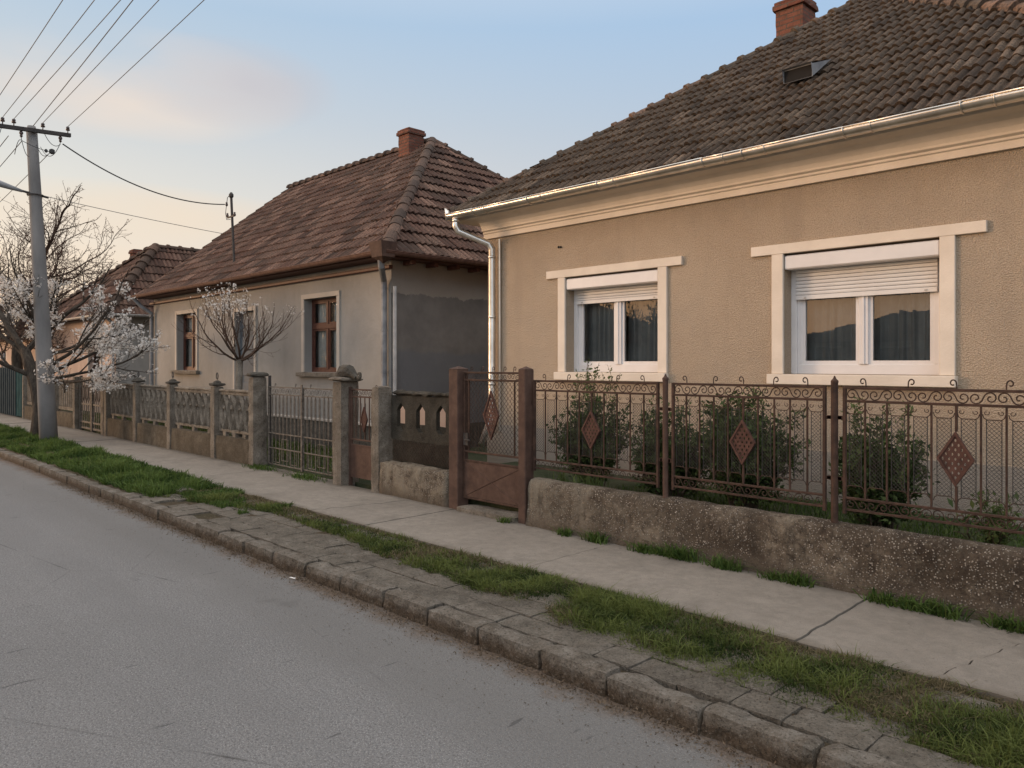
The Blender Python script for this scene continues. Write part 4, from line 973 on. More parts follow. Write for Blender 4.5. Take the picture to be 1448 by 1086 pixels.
m = MB(); m.tube([(ga+.05,gy1-.02,.86),(ga+.05,gy1-.05,.86),(ga+.14,gy1-.05,.86)], .008, 6); m.box((ga+.0,gy1-.022,.80),(ga+.07,gy1-.013,.93)); m.build('handle', 'iron', G1)
m = MB(); rough_box(m, (-6.18,5.18,.02),(-5.31,5.46,.17), .08, .008, 6, .012); tag(m.build('gate_step', 'cement'), 'worn concrete step under the tall rusty garden gate', 'step')

# ================================================================= concrete fence between the two gates
m = MB(); rough_box(m, (-7.635,5.215,.0),(-6.36,5.44,.50), .07, .014, 6, .02); o = m.build('low_wall', 'wall', None, True); tag(o, 'short low rough wall between the small rusty gate and the tall gate', 'wall')
HF = empty('pierced_fence', (-7.0, 5.42, .5), 'dark mossy concrete panel with three hexagonal holes above the short low wall', 'fence panel')
m = MB(); zt, zb = 1.28, .76; hx = (-7.44, -7.06, -6.69)
edges = [-7.63, -7.25, -6.875, -6.36]; yy0, yy1 = 5.40, 5.455
for i, c in enumerate(hx):
    a, b = edges[i], edges[i+1]; h = .083
    inner = [(c-h,.91),(c-h*.45,.865),(c+h*.45,.865),(c+h,.91),(c+h,1.11),(c,1.195),(c-h,1.11)]
    zm = .99
    outer = [(a,zb+.0),(c-.08,zb-.01),(c+.08,zb-.01),(b,zb),(b,zt),(c,zt),(a,zt)]
    m.plate(outer, inner, yy0, yy1)
p = m.build('pierced_slab', 'cement_m', HF)
m = MB(); rough_box(m, (-7.63,5.37,1.282),(-6.36,5.49,1.335), .05, .014, 8, .02); m.build('coping', 'cement_m', HF)
m = MB(); rough_box(m, (-6.40,5.40,.48),(-6.345,5.46,1.28), .1, .005, 6, .006); m.build('stub_post', 'cement_m', HF)
m = MB(); lattice(m, -7.62, -6.40, .51, .75, 5.43, .05, .0022); m.build('wire_netting', 'rust', HF)
m = MB(); rough_box(m, (-9.3,6.30,.10),(-7.62,6.42,1.19), .2, .004, 4, .008); o = m.build('yard_wall', 'pink'); tag(o, 'low pinkish rendered yard wall seen through the holes of the pierced concrete fence', 'wall')
m = MB(); rough_box(m, (-9.3,6.27,.10),(-7.60,6.30,.84), .2, .004, 4, .008); m.build('plinth', 'cement_m', o)  # added dark face, stands in for dark plants below the pierced panel

# ================================================================= masonry pillars
def pillar(x0, x1, y0, y1, z1, lab, mat='cement', grp='concrete gate pillars'):
    m = MB(); rough_box(m, (x0,y0,.0),(x1,y1,z1), .08, .008, 7, .012); o = m.build('gate_pillar', mat); return tag(o, lab, 'pillar', grp)
pB = pillar(-7.82, -7.65, 5.225, 5.44, 1.385, 'pale weathered concrete pillar right of the small rusty gate')
pA = pillar(-8.69, -8.48, 5.225, 5.50, 1.43, 'weathered pillar with a curled clay cap between driveway gate and small gate')
m = MB(); rough_box(m, (-8.74,5.18,1.43),(-8.42,5.54,1.485), .06, .008, 9, .015); cp = m.build('cap_slab', 'cement', pA)
m = MB(); m.tube([(-8.66,5.36,1.49),(-8.6,5.36,1.555),(-8.5,5.36,1.56),(-8.40,5.36,1.52),(-8.33,5.36,1.475)], [.09,.10,.085,.05,.03], 8); m.tube(spiral(-8.27, 1.515, .045, .012, 3.9, .75, 5.36, 8), .022, 6); m.build('clay_cap', 'cement_d', pA)
pC = pillar(-11.10, -10.94, 5.235, 5.47, 1.46, 'grey concrete pillar left of the driveway gate at the end of the openwork fence')
m = MB(); rough_box(m, (-11.13,5.20,1.46),(-10.91,5.50,1.53), .06, .008, 9, .02); m.build('cap_slab', 'cement_d', pC)
# small rusty gate
G2 = empty('small_gate', (-8.13, 5.34, .2), 'small narrow rusty iron gate with brown kick plate between two concrete pillars', 'gate')
ga, gb, gy2 = -8.44, -7.84, 5.36; m = MB(); r = .012
for x in (ga, gb): m.box((x-r,gy2-r,.22),(x+r,gy2+r,1.34),.003)
for z in (1.33, 1.24, .70, .63, .23): m.box((ga,gy2-r+.001,z-r*.8),(gb,gy2+r-.001,z+r*.8),.002)
for i in range(1, 6):
    x = ga+(gb-ga)*i/6; m.box((x-.005,gy2-.006,.70),(x+.005,gy2+.005,1.24))
m.box((ga-.07,gy2-.02,.06),(ga-.02,gy2+.03,1.36),.004)
fr = m.build('frame', 'rustred', G2); m = MB(); m.box((ga+.01,gy2-.006,.24),(gb-.01,gy2+.002,.62),.002); m.build('kick_plate', 'rustred', G2)
m = MB()
s_scroll(m, ga+.015, gb-.015, 1.252, 1.322, gy2)
hook(m, ga+.12, 1.345, gy2, .05); hook(m, gb-.06, 1.345, gy2, .05)
for i in range(7): m.tube([(ga+.03+i*.09, gy2+.01, .71), (ga+.03+i*.09, gy2+.01, 1.16)], .003, 4, False)
m.build('scrollwork', 'rust', fr); diamond(fr, (ga+gb)/2, .96, .07, .16, gy2-.006)
m = MB(); m.tube([(gb-.03,gy2-.01,.98),(gb-.03,gy2-.05,.98),(gb-.11,gy2-.05,.98)], .007, 6); m.build('handle', 'iron', G2)
# driveway gate
G3 = empty('driveway_gate', (-9.8, 5.46, .15), 'double driveway gate of thin iron bars in peeling pale paint', 'gate')
gy3 = 5.46
for a, b in ((-10.88,-9.865), (-9.845,-8.83)):
    m = MB(); r = .012
    for x in (a, b): m.box((x-r,gy3-r,.14),(x+r,gy3+r,1.32),.003)
    for z in (1.31, 1.20, .62, .40, .16): m.box((a,gy3-r*.7,z-r*.7),(b,gy3+r*.7,z+r*.7),.002)
    lf = m.build('gate_leaf', 'faded', G3); m = MB(); n = 9
    for i in range(1, n): x = a+(b-a)*i/n; m.box((x-.005,gy3-.006,.16),(x+.005,gy3+.005,1.20))
    for i in range(n*2): x = a+(b-a)*(i+.5)/(n*2); m.tube([(x,gy3,.62),(x,gy3,1.16)], .003, 4, False)
    for x, z0, z1 in ((a+.25,.16,.40),(a+.5,.2,.55),(a+.75,.16,.40)): m.plate([(x-.1,z0+.03),(x+.1,z0+.03),(x+.1,z1),(x-.1,z1)], [(x-.092,z0+.038),(x+.092,z0+.038),(x+.092,z1-.008),(x-.092,z1-.008)], gy3-.005, gy3+.005)
    m.build('bars', 'faded', lf); m = MB()
    s_scroll(m, a+.015, b-.015, 1.21, 1.30, gy3)
    hook(m, a+.2, 1.32, gy3, .05); hook(m, b-.2, 1.32, gy3, .05); m.build('scrollwork', 'faded', lf)
m = MB(); m.box((-9.872,gy3-.03,.13),(-9.832,gy3-.013,1.36),.003); m.build('centre_bar', 'faded', G3)
m = MB(); m.box((-10.93,5.475,.05),(-10.895,5.51,1.48),.003); m.build('hinge_post', 'iron', G3)
m = MB(); rough_box(m, (-10.93,5.36,.0),(-8.70,5.60,.115), .12, .008, 6, .012); tag(m.build('threshold', 'cement'), 'low concrete threshold under the driveway gate', 'threshold')

# ================================================================= openwork concrete fence of house 2
CF = empty('concrete_fence', (-14.5, 5.35, .1), 'openwork cast concrete fence with ring topped posts on a mossy base, before the middle house', 'fence')
posts = [-12.43, -14.34, -16.13, -17.95]
m = MB(); rough_box(m, (-18.05,5.27,.0),(-11.10,5.43,.50), .12, .008, 4, .012); m.build('base_wall', 'base2', CF)
m = MB()
def oval_panel(m, x0, x1, z0, z1, y):
    m.box((x0,y-.022,z1-.045),(x1,y+.022,z1),.006); m.box((x0,y-.022,z0),(x1,y+.022,z0+.045),.006); m.box((x0,y-.022,z0+.045),(x0+.045,y+.022,z1-.045),.004); m.box((x1-.045,y-.022,z0+.045),(x1,y+.022,z1-.045),.004)
    n = max(3, int(round((x1-x0-.09)/.27))); w_ = (x1-x0-.09)/n; h = z1-z0-.09
    for i in range(n):
        cx = x0+.045+w_*(i+.5); cz = (z0+z1)/2
        for sg in (-1, 1):
            m.tube([(cx+sg*w_*.47*math.sin(math.pi*t), y, z0+.045+h*t) for t in [k/9 for k in range(10)]], .040, 4, False)
            m.tube([(cx+sg*w_*.17*math.sin(math.pi*t*1.0+.2), y, z0+.045+h*(.08+.42*t)) for t in [k/6 for k in range(7)]], .028, 4, False)
        m.tube([(cx+math.cos(t)*w_*.20, y, cz+h*.22+math.sin(t)*h*.13) for t in [k*math.pi/4 for k in range(9)]], .028, 4, False)
        m.tube([(cx,y,z0+.04),(cx,y,cz+h*.08)], .020, 4, False); m.tube([(cx,y,cz+h*.35),(cx,y,z1-.04)], .022, 4, False)
        m.tube([(cx+w_*.5,y,z0+.04),(cx+w_*.5,y,cz-h*.1)], .020, 4, False)
allp = [-11.12]+posts
for a, b in zip(allp[:-1], allp[1:]):
    m = MB(); oval_panel(m, b+.085, a-.085 if a != -11.12 else a, .56, 1.20, 5.35); pn = m.build('openwork_panel', 'cement', CF)
    m = MB(); rough_box(m, (b+.08,5.31,1.203),(a-.08,5.39,1.25), .06, .008, 8, .012); m.build('coping', 'cement', pn)
    m = MB()
    for x in (b+.3, (a+b)/2, a-.3): m.box((x-.05,5.32,.498),(x+.05,5.38,.562))
    m.build('spacer_block', 'cement', pn)
for x in posts:
    m = MB(); rough_box(m, (x-.08,5.245,.0),(x+.08,5.42,1.29), .09, .005, 6, .010); p = m.build('fence_post', 'cement', CF)
    m = MB(); rough_box(m, (x-.105,5.22,1.292),(x+.105,5.445,1.345), .06, .005, 8, .016); m.lathe((x,5.333), [(.075,1.34),(.06,1.365),(.02,1.385)], 8); m.build('post_cap', 'cement_d', p)
    m = MB(); m.tube([(x+.034*math.sin(t), 5.333, 1.455-.055*math.cos(t)) for t in [k*math.pi/6 for k in range(13)]], .008, 5); m.build('ring_finial', 'iron', p)
# ---------------------------------------------------------------- further along the street
G4 = empty('far_gate', (-19.4, 5.4, .1), 'rusty openwork double gate left of the openwork fence, behind the utility pole', 'gate')
for a, b in ((-20.25,-19.38),(-19.34,-18.45)):
    m = MB()
    for x in (a, b): m.box((x-.03,5.37,.1),(x+.03,5.43,1.38),.004)
    for z in (.16,.3,.72,1.32): m.box((a,5.39,z-.02),(b,5.41,z+.02))
    for i in range(1, 6): x = a+(b-a)*i/6; m.box((x-.012,5.392,.16),(x+.012,5.408,1.32))
    lf = m.build('gate_leaf', 'faded', G4); m = MB()
    for i in range(3): m.tube([(a+.15+i*.29+.1*math.sin(t), 5.40, .98-.2*math.cos(t)) for t in [k*math.pi/6 for k in range(13)]], .008, 4)
    m.build('scrollwork', 'rust', lf)
for x, lab in ((-18.25,'slim concrete pillar right of the rusty openwork double gate'), (-20.38,'slim concrete pillar left of the rusty openwork double gate')): pillar(x-.09, x+.09, 5.27, 5.44, 1.36, lab)
FF = empty('concrete_fence', (-23, 5.35, .1), 'far openwork concrete fence behind the blossom tree trunk, ending at the teal gate', 'fence')
m = MB(); rough_box(m, (-25.3,5.27,.0),(-20.47,5.43,.48), .2, .008, 4, .012); m.build('base_wall', 'base2', FF)
for a, b in ((-25.2,-23.75),(-23.6,-22.1),(-21.95,-20.5)):
    m = MB(); m.box((a,5.33,.52),(b,5.38,.60)); m.box((a,5.33,1.2),(b,5.38,1.27))
    for i in range(9): x = a+.08+i*(b-a-.16)/8; m.box((x-.045,5.335,.6),(x+.045,5.375,1.2),.012)
    m.build('openwork_panel', 'cement', FF)
for x in (-25.3,-23.68,-22.03):
    m = MB(); rough_box(m, (x-.07,5.25,0),(x+.07,5.42,1.34), .15, .004, 6, .01); m.build('fence_post', 'cement', FF)
m = MB(); m.box((-26.6,5.36,.12),(-25.42,5.40,1.5),.004); 
for i in range(5): m.box((-26.55+i*.27,5.345,.15),(-26.50+i*.27,5.36,1.47))
tg = m.build('metal_gate', 'teal'); tag(tg, 'teal painted sheet metal gate at the left edge beyond the blossom tree', 'gate')
m = MB(); m.tube([(-25.5,5.36,.8),(-25.5,5.31,.8),(-25.6,5.31,.8)], .01, 5); m.build('handle', 'iron', tg)
m = MB(); m.box((-33,5.36,.1),(-26.62,5.40,1.55),.004)
for i in range(24): m.box((-32.9+i*.27,5.34,.12),(-32.84+i*.27,5.36,1.53))
tag(m.build('metal_fence', 'bluegrey'), 'blue grey sheet metal fence at the left edge next to the teal gate', 'fence')

# ---------------------------------------------------------------- plants
def rvec(rr): 
    return Vector((rr.gauss(0,1), rr.gauss(0,1), rr.gauss(0,1))).normalized()
def grow(mb, p, d, L_, r, depth, P, rr, tips, segs=None):
    """recursive limb; collects twig points in tips as (pos, dir, radius)"""
    n = P.get('n', 4); pts = [Vector(p)]; rads = [r]; d = Vector(d).normalized(); q = Vector(p)
    r_end = r*P['taper']
    for i in range(n):
        d = (d+rvec(rr)*P['wig']+Vector((0,0,P['up'] if depth < P['levels'] else P['up0']))).normalized()
        if q.z < P.get('floor', 0): d.z = abs(d.z)+.1
        q = q+d*(L_/n); pts.append(q.copy()); rads.append(r+(r_end-r)*(i+1)/n)
    mb.tube(pts, rads, 7 if depth == P['levels'] else 5 if depth > 2 else 3, depth <= 0)
    if depth <= P.get('tipdepth', 1):
        for i in range(1, n+1): tips.append((pts[i], d.copy(), depth))
    if depth <= 0: return
    k = P['kids'][P['levels']-depth] if isinstance(P['kids'], (list, tuple)) else P['kids']
    for c in range(k):
        t = P['t0']+(1-P['t0'])*(c+rr.random())/k; i = min(n-1, int(t*n)); f = t*n-i
        base = pts[i].lerp(pts[i+1], f); br = rads[i]+(rads[i+1]-rads[i])*f
        ax = d.cross(rvec(rr)).normalized(); ang = P['spread']*rr.uniform(.65, 1.25)
        dd = (pts[i+1]-pts[i]).normalized(); nd = (dd*math.cos(ang)+ax*math.sin(ang)).normalized()
        grow(mb, base, nd, L_*P['lr']*rr.uniform(.7, 1.15), max(br*P['rr'], P['rmin']), depth-1, P, rr, tips)
    # leader continues
    grow(mb, pts[-1], d, L_*P['lr']*.95, max(r_end, P['rmin']), depth-1, P, rr, tips)
def leafcards(name, C, size, mat, parent, aspect=.5, up=0.2, fold=.25, dirs=None, svar=.35):
    """many small folded leaves: two triangles-pairs sharing a midrib"""
    n = len(C); C = np.array(C, float).reshape(-1, 3)
    D = rng.normal(size=(n,3)) if dirs is None else np.array(dirs, float)+rng.normal(size=(n,3))*.5
    D[:,2] += up; D /= np.linalg.norm(D, axis=1, keepdims=True)+1e-9
    S = np.cross(D, rng.normal(size=(n,3))); S /= np.linalg.norm(S, axis=1, keepdims=True)+1e-9; Nn = np.cross(D, S)
    s = size*(1+svar*rng.normal(size=(n,1)).clip(-1.5,2)); w_ = s*aspect
    v0 = C; v1 = C+D*s*.5+S*w_*.5+Nn*s*fold*.4; v2 = C+D*s; v3 = C+D*s*.5-S*w_*.5+Nn*s*fold*.4
    V = np.stack([v0,v1,v2,v3],1).reshape(-1,3); b = np.arange(n)[:,None]*4
    Fq = np.concatenate([b+np.array([[0,1,2]]), b+np.array([[0,2,3]])],0)
    r_ = rng.random(n); return npmesh(name, V, Fq, mat, parent, np.concatenate([r_, r_]))
def blossoms(name, pts, per, spread, size, mat, parent):
    C = []; 
    for p in pts:
        k = per if isinstance(per, int) else max(0, int(rng.poisson(per)))
        for _ in range(k): C.append(np.array(p)+rng.normal(size=3)*spread)
    C = np.array(C); n = len(C)
    # five petals around a centre as small kites
    Nn = rng.normal(size=(n,3)); Nn[:,2] += .3; Nn /= np.linalg.norm(Nn,axis=1,keepdims=True); A = np.cross(Nn, rng.normal(size=(n,3))); A /= np.linalg.norm(A,axis=1,keepdims=True); B = np.cross(Nn, A)
    s = size*(.7+.6*rng.random((n,1))); Vs = []; 
    for k in range(5):
        th = 2*math.pi*k/5; d = A*math.cos(th)+B*math.sin(th); e = -A*math.sin(th)+B*math.cos(th)
        Vs += [C, C+d*s*.6+e*s*.33+Nn*s*.2, C+d*s+Nn*s*.35, C+d*s*.6-e*s*.33+Nn*s*.2]
    V = np.stack(Vs,1).reshape(-1,3); F4 = np.arange(n*20).reshape(-1,4)
    return npmesh(name, V, F4, mat, parent)

# blossom tree beside the pole
rr = random.Random(21); T1 = empty('blossom_tree', (-18.3, 4.1, .1), 'low spreading fruit tree in white blossom just left of the utility pole', 'tree')
m = MB(); tips = []
P = dict(levels=4, n=5, taper=.70, wig=.13, up=.035, up0=.02, kids=[2,3,3,2], t0=.3, spread=.66, lr=.66, rr=.56, rmin=.0040, tipdepth=2, floor=1.15)
tr = MB(); tr.tube([(-18.3,4.1,.0),(-18.28,4.1,.25),(-18.25,4.12,.7),(-18.38,4.08,1.15),(-18.62,4.0,1.60),(-18.8,3.95,1.95)], [.23,.175,.15,.135,.12,.10], 10); tr.tube([(-18.27,4.1,.62),(-18.08,4.15,1.0),(-17.95,4.22,1.4),(-17.9,4.25,1.7)], [.10,.085,.07,.06], 8)
tr.build('trunk', 'bark', T1, True)
for (b_, d, l, r) in (((-18.8,3.95,1.9),(-.5,-.3,.55),1.15,.07), ((-18.8,3.95,1.9),(.2,.5,.8),1.05,.065), ((-17.9,4.25,1.65),(.7,.55,.45),1.1,.04), ((-17.9,4.25,1.65),(.5,-.3,.75),1.05,.05), ((-18.6,4.0,1.55),(-.9,.4,.35),1.2,.055),
                     ((-17.95,4.2,1.35),(.75,.75,.18),1.05,.036), ((-18.5,4.0,1.4),(-.3,-.9,.4),1.05,.05), ((-17.98,4.2,1.25),(.85,.35,.10),1.0,.030), ((-18.7,4.0,1.7),(-.8,-.2,.7),1.15,.055), ((-18.4,4.05,1.3),(.2,.9,.5),1.1,.045)):
    grow(m, b_, d, l, r, 4, P, rr, tips)
m.build('branches', 'bark', T1)
tp = [t[0] for t in tips if t[0].z > .9]; rr.shuffle(tp)
# blossom sits in clumps: whole twigs are white, others bare
keep = [p for p in tp if noise.noise(p*1.6+Vector((3,1,7))) > -.12 and p.z < 3.35]
blossoms('blossom', keep[:5200], 1.9, .030, .025, 'petal', T1)
leafcards('buds', [tuple(p) for p in tp[:2500]], .022, 'bud', T1)

# bare tree far back, beyond the third house
rr = random.Random(5); T2 = empty('bare_tree', (-35.0, 7.1, .1), 'tall leafless tree with a tangle of fine brown twigs at the left edge', 'tree'); m = MB(); tips = []
P = dict(levels=5, n=5, taper=.70, wig=.21, up=.035, up0=.0, kids=[3,3,3,3,2], t0=.28, spread=.80, lr=.72, rr=.58, rmin=.0075, tipdepth=0, floor=2.2)
tr = MB(); tr.tube([(-35.0,7.1,.05),(-34.95,7.12,.9),(-35.05,7.08,1.9),(-35.0,7.1,2.9)], [.26,.21,.185,.17], 9); tr.build('trunk', 'bark', T2, True)
for d, l, r in (((-.5,-.2,.9),2.3,.10), ((.45,.3,.9),2.5,.10), ((.05,-.4,1),2.4,.095), ((-.3,.5,.9),2.1,.085), ((.9,.2,.6),2.3,.075), ((-.9,.1,.5),2.0,.07), ((.7,-.5,.5),2.1,.07)): grow(m, (-35.0,7.1,2.7), d, l, r, 5, P, rr, tips)
m.build('branches', 'twig', T2); leafcards('buds', [tuple(t[0]) for t in tips[::2]], .055, 'bud', T2)
# pruned young fruit tree before house 2
rr = random.Random(14); T4 = empty('fruit_tree', (-13.75, 6.3, .2), 'small pruned fruit tree with upswept branches and sparse blossom before the middle house', 'tree'); m = MB(); tips = []
tr = MB(); tr.tube([(-13.75,6.3,.1),(-13.74,6.3,.9),(-13.70,6.3,1.74)], [.075,.060,.064], 9); tr.build('trunk', 'cement', T4, True)
P = dict(levels=3, n=6, taper=.62, wig=.13, up=.09, up0=.10, kids=[3,3,2], t0=.22, spread=.70, lr=.66, rr=.52, rmin=.0026, tipdepth=1, floor=1.5)
for a in range(9):
    th = a*2*math.pi/9+.3; grow(m, (-13.70,6.3,1.71), (math.cos(th), math.sin(th), .20+.42*(a % 3)), .66, .022, 3, P, rr, tips)
m.build('branches', 'twig', T4)
hi = [t[0] for t in tips if t[0].z > 2.45+.6*rr.random()]; blossoms('blossom', hi, 1.0, .022, .019, 'petal', T4)

# bushes inside the front garden
def bush(name, x, y, z0, w_, d_, h, nst, nlf, label, seed, sprays=6, spray_h=1.65, size=.042, mat='leafd', grp='bushes behind the iron fence'):
    rr = random.Random(seed); B = empty(name, (x, y, z0), label, 'bush', grp); m = MB(); C = []
    for i in range(nst):
        th = rr.uniform(0, 6.283); rad = math.sqrt(rr.random()); bx, by = x+.12*w_*math.cos(th)*rad, y+.12*d_*math.sin(th)*rad
        ex = x+.52*w_*math.cos(th)*rad; ey = y+.52*d_*math.sin(th)*rad; ez = z0+h*(rr.uniform(.55,1.0))*(1-.25*rad*rad)
        pts = [Vector((bx,by,z0-.04))]; 
        for k in range(1, 7):
            t = k/6; pts.append(Vector((bx+(ex-bx)*t**1.2+rr.gauss(0,.014), by+(ey-by)*t**1.2+rr.gauss(0,.014), z0+(ez-z0)*t)))
        m.tube(pts, [.009*(1-.7*k/6) for k in range(7)], 4, False)
        for k in range(2, 7):
            for _ in range(2):
                q = pts[k]+Vector((rr.gauss(0,.10*w_), rr.gauss(0,.10*d_), rr.uniform(-.02,.12))); m.tube([pts[k-1].lerp(pts[k], rr.random()), q], .003, 3, False)
                for _ in range(max(1, nlf//(nst*10))):
                    t = rr.uniform(.15, 1.1); c = pts[k].lerp(q, t); C.append((c.x+rr.gauss(0,.022), c.y+rr.gauss(0,.022), c.z+rr.gauss(0,.022)))
    sp = []
    for i in range(sprays):
        bx, by = x+rr.uniform(-.3,.3)*w_, y+rr.uniform(-.25,.25)*d_; pts = [Vector((bx,by,z0+.45*h))]; top = spray_h-rr.uniform(0,.3)*(spray_h-z0-h*.8)
        for k in range(1, 7): pts.append(Vector((bx+rr.gauss(0,.02)+.02*k*(rr.random()-.4), by+rr.gauss(0,.02), pts[0].z+(top-pts[0].z)*k/6)))
        m.tube(pts, [.005*(1-.6*k/6) for k in range(7)], 3, False)
        for k in range(1, 7):
            for _ in range(9): c = pts[k-1].lerp(pts[k], rr.random()); sp.append((c.x+rr.gauss(0,.012), c.y+rr.gauss(0,.012), c.z+rr.gauss(0,.01)))
    m.build('stems', 'stem', B); leafcards('leaves', C, size, mat, B, .48, .25)
    if sp: leafcards('young_leaves', sp, size*.9, 'leafy' if mat == 'leafd' else mat, B, .40, .5)
    return B
bush('garden_bush', -5.20, 6.25, .30, .78, .7, .98, 40, 8000, 'dark bush with tall thin sprays below the left shuttered window', 1, 16, 1.70)
bush('garden_bush', -4.28, 6.30, .30, .85, .7, .90, 42, 9000, 'dark dense bush left of the middle diamond plate behind the fence', 2, 5, 1.40)
bush('garden_bush', -3.50, 6.25, .30, .95, .75, 1.05, 52, 12500, 'darkest and widest bush, behind the middle diamond plate of the fence', 3, 9, 1.48)
bush('garden_bush', -2.27, 6.15, .30, .72, .7, .88, 40, 8000, 'dark bush under the right shuttered window, just right of a fence post', 4, 9, 1.40)
bush('sapling', -1.47, 5.95, .30, .45, .35, .42, 8, 420, 'small sparse leafy sapling at the right end behind the fence', 5, 3, .80, .05, 'leafy', None)

# ---------------------------------------------------------------- grass
def blades(name, X, Y, Z, H, mat, label=None, width=.004, lean=.6, group=None, kind='stuff', parent=None, rnd=None):
    n = len(X); th = rng.random(n)*2*math.pi; ln = np.abs(rng.normal(size=n))*lean*H; fx, fy_ = np.cos(th), np.sin(th)
    ps = rng.random(n)*2*math.pi; wx, wy = np.cos(ps)*width/2, np.sin(ps)*width/2; wd = width
    b = np.stack([X,Y,Z],1); side = np.stack([wx,wy,np.zeros(n)],1)
    if np.ndim(width): side = np.stack([np.cos(ps)*width/2, np.sin(ps)*width/2, np.zeros(n)],1)
    mid = b+np.stack([fx*ln*.35, fy_*ln*.35, H*.6],1); tip = b+np.stack([fx*ln, fy_*ln, H*(1-.25*np.minimum(ln/(H+1e-6),1))],1)
    V = np.stack([b-side, b+side, mid+side*.8, mid-side*.8, tip],1).reshape(-1,3); i = np.arange(n)[:,None]*5
    Fq = np.concatenate([i+np.array([[0,1,2]]), i+np.array([[0,2,3]]), i+np.array([[3,2,4]])],0)
    r_ = rng.random(n) if rnd is None else rnd
    return npmesh(name, V, Fq, mat, parent, np.concatenate([r_,r_,r_]))
def nz(x, y, sc, o=0): return np.array([noise.noise(Vector((a*sc, b*sc, o))) for a, b in zip(x, y)])
def vz(x, y): return np.array([verge_z(a, b) for a, b in zip(x, y)])
def scatter(n, xa, xb, ya, yb, thr, sc=2.2, o=0, dens=None):
    x = xa+(xb-xa)*rng.random(n); y = ya+(yb-ya)*rng.random(n); m_ = nz(x, y, sc, o)+.5*nz(x, y, sc*3.3, o+5)
    if dens is not None: m_ = m_+dens(x, y)
    k = m_ > thr; return x[k], y[k], m_[k]
def yin(x): return np.interp(x, [-9.6,-8.6,-7.4,-6.0,-4.6,-3.6,-2.6,-1.2,1], [3.2,3.56,3.78,3.70,3.56,3.46,3.40,3.36,3.32])
def edge(x, y):
    c = yin(x); return np.clip((y-c)/.07, -2.5, .5)-np.clip((y-4.07)/.03, 0, 3)
xs_, ys_, zs_, hs_, kind_ = [], [], [], [], []
x, y, q = scatter(78000, -4.6, -.6, 3.2, 4.13, -.30, 2.4, 1, edge); A_ = (x, y, q)
x2, y2, q2 = scatter(46000, -9.8, -4.6, 3.2, 4.13, -.22, 2.4, 1, edge)
X = np.concatenate([x, x2]); Y = np.concatenate([y, y2]); Q = np.concatenate([q, q2]); Z = vz(X, Y)-.004
dry = nz(X, Y, 1.9, 9)+.35*rng.normal(size=len(X))+.65*np.clip((Y-3.80)/.2, 0, 1) > .12
H = np.where(dry, .026, .044)*(.55+.9*rng.random(len(X)))*(.8+.6*np.clip(Q, 0, 1))
wdt = np.interp(X, [-9.8,-4,-1], [.009,.0065,.0055])
cl = np.clip(.45+1.1*nz(X, Y, 4.5, 21)+.22*rng.normal(size=len(X)), 0, 1); H = H*(.75+.7*cl)
g1 = blades('grass', X[~dry], Y[~dry], Z[~dry], H[~dry], 'grass', width=wdt[~dry], lean=1.1, rnd=cl[~dry]); tag(g1, 'short patchy green grass growing over the verge slabs', 'grass', kind='stuff')
g2 = blades('dry_grass', X[dry], Y[dry], Z[dry], H[dry], 'grassdry', width=wdt[dry], lean=1.5); tag(g2, 'dry yellowish grass between the green patches on the verge', 'grass', kind='stuff')
# lush strip round the pole
x, y, q = scatter(70000, -30, -9.3, 3.15, 4.08, -.75, 1.1, 3, lambda x, y: -np.clip((3.22-y)/.05, 0, 1)-np.clip((x+9.9)/.4, 0, 1)*.6+np.where(x < -24, -.3, 0))
H = .085*(.5+.8*rng.random(len(x)))*(.75+.8*np.clip(nz(x, y, 1.3, 4)+.4, 0, 1.2)); z = vz(x, y)-.01
cl = np.clip(.40+.9*nz(x, y, 2.6, 31)+.25*rng.normal(size=len(x)), 0, 1); H = H*(.7+.7*cl)
g3 = blades('grass', x, y, z, H, 'lush', width=.013, lean=.9, rnd=cl); tag(g3, 'lush bright green grass on the verge around the utility pole', 'grass', kind='stuff')
x, y, q = scatter(5000, -9.2, -7.6, 3.50, 4.12, .0, 1.6, 6); H = .065*(.5+.8*rng.random(len(x)))
g4 = blades('grass', x, y, vz(x, y)-.005, H, 'lush', width=.010, lean=.9); tag(g4, 'green grass clump beside the loose slabs on the verge', 'grass', kind='stuff')
# loose pale slabs lying in the grass
for x, y, a, s_, lab in ((-9.45,3.62,.3,.30,'largest loose pale slab lying in the grass near the kerb'), (-9.9,3.38,-.2,.24,'loose pale slab close to the kerb beside the lush grass')):
    m = MB(); rough_box(m, (x-s_/2,y-s_*.35,.09),(x+s_/2,y+s_*.35,.155), .05, .008, 8, .012); tag(m.build('loose_slab', 'kerb'), lab, 'slab', 'loose slabs in the verge')
# garden grass
x = -5.1+6*rng.random(11000); y = 5.46+1.9*rng.random(11000)**1.3; H = .07*(.5+rng.random(11000)); g5 = blades('garden_grass', x, y, np.full(11000,.295), H, 'lush', width=.008, lean=.8); tag(g5, 'green garden grass behind the iron fence of the nearest house', 'grass', kind='stuff')
x = -25+18*rng.random(12000); y = 5.6+1.6*rng.random(12000); H = .10*(.4+rng.random(12000)); g6 = blades('garden_grass', x, y, np.full(12000,.13), H, 'grass', width=.014, lean=.8); tag(g6, 'rough grass in the gardens of the further houses', 'grass', kind='stuff')
# long leaved clump left in the front garden
B = empty('leafy_clump', (-5.0, 5.7, .3), 'clump of long narrow green leaves right of the tall rusty gate', 'plant')
n = 150; x = -5.35+.75*rng.random(n)+.0; y = 5.62+.25*rng.random(n); blades('leaves', x, y, np.full(n,.29), .33*(.5+.7*rng.random(n)), 'leafy', width=.018, lean=.45, parent=B)
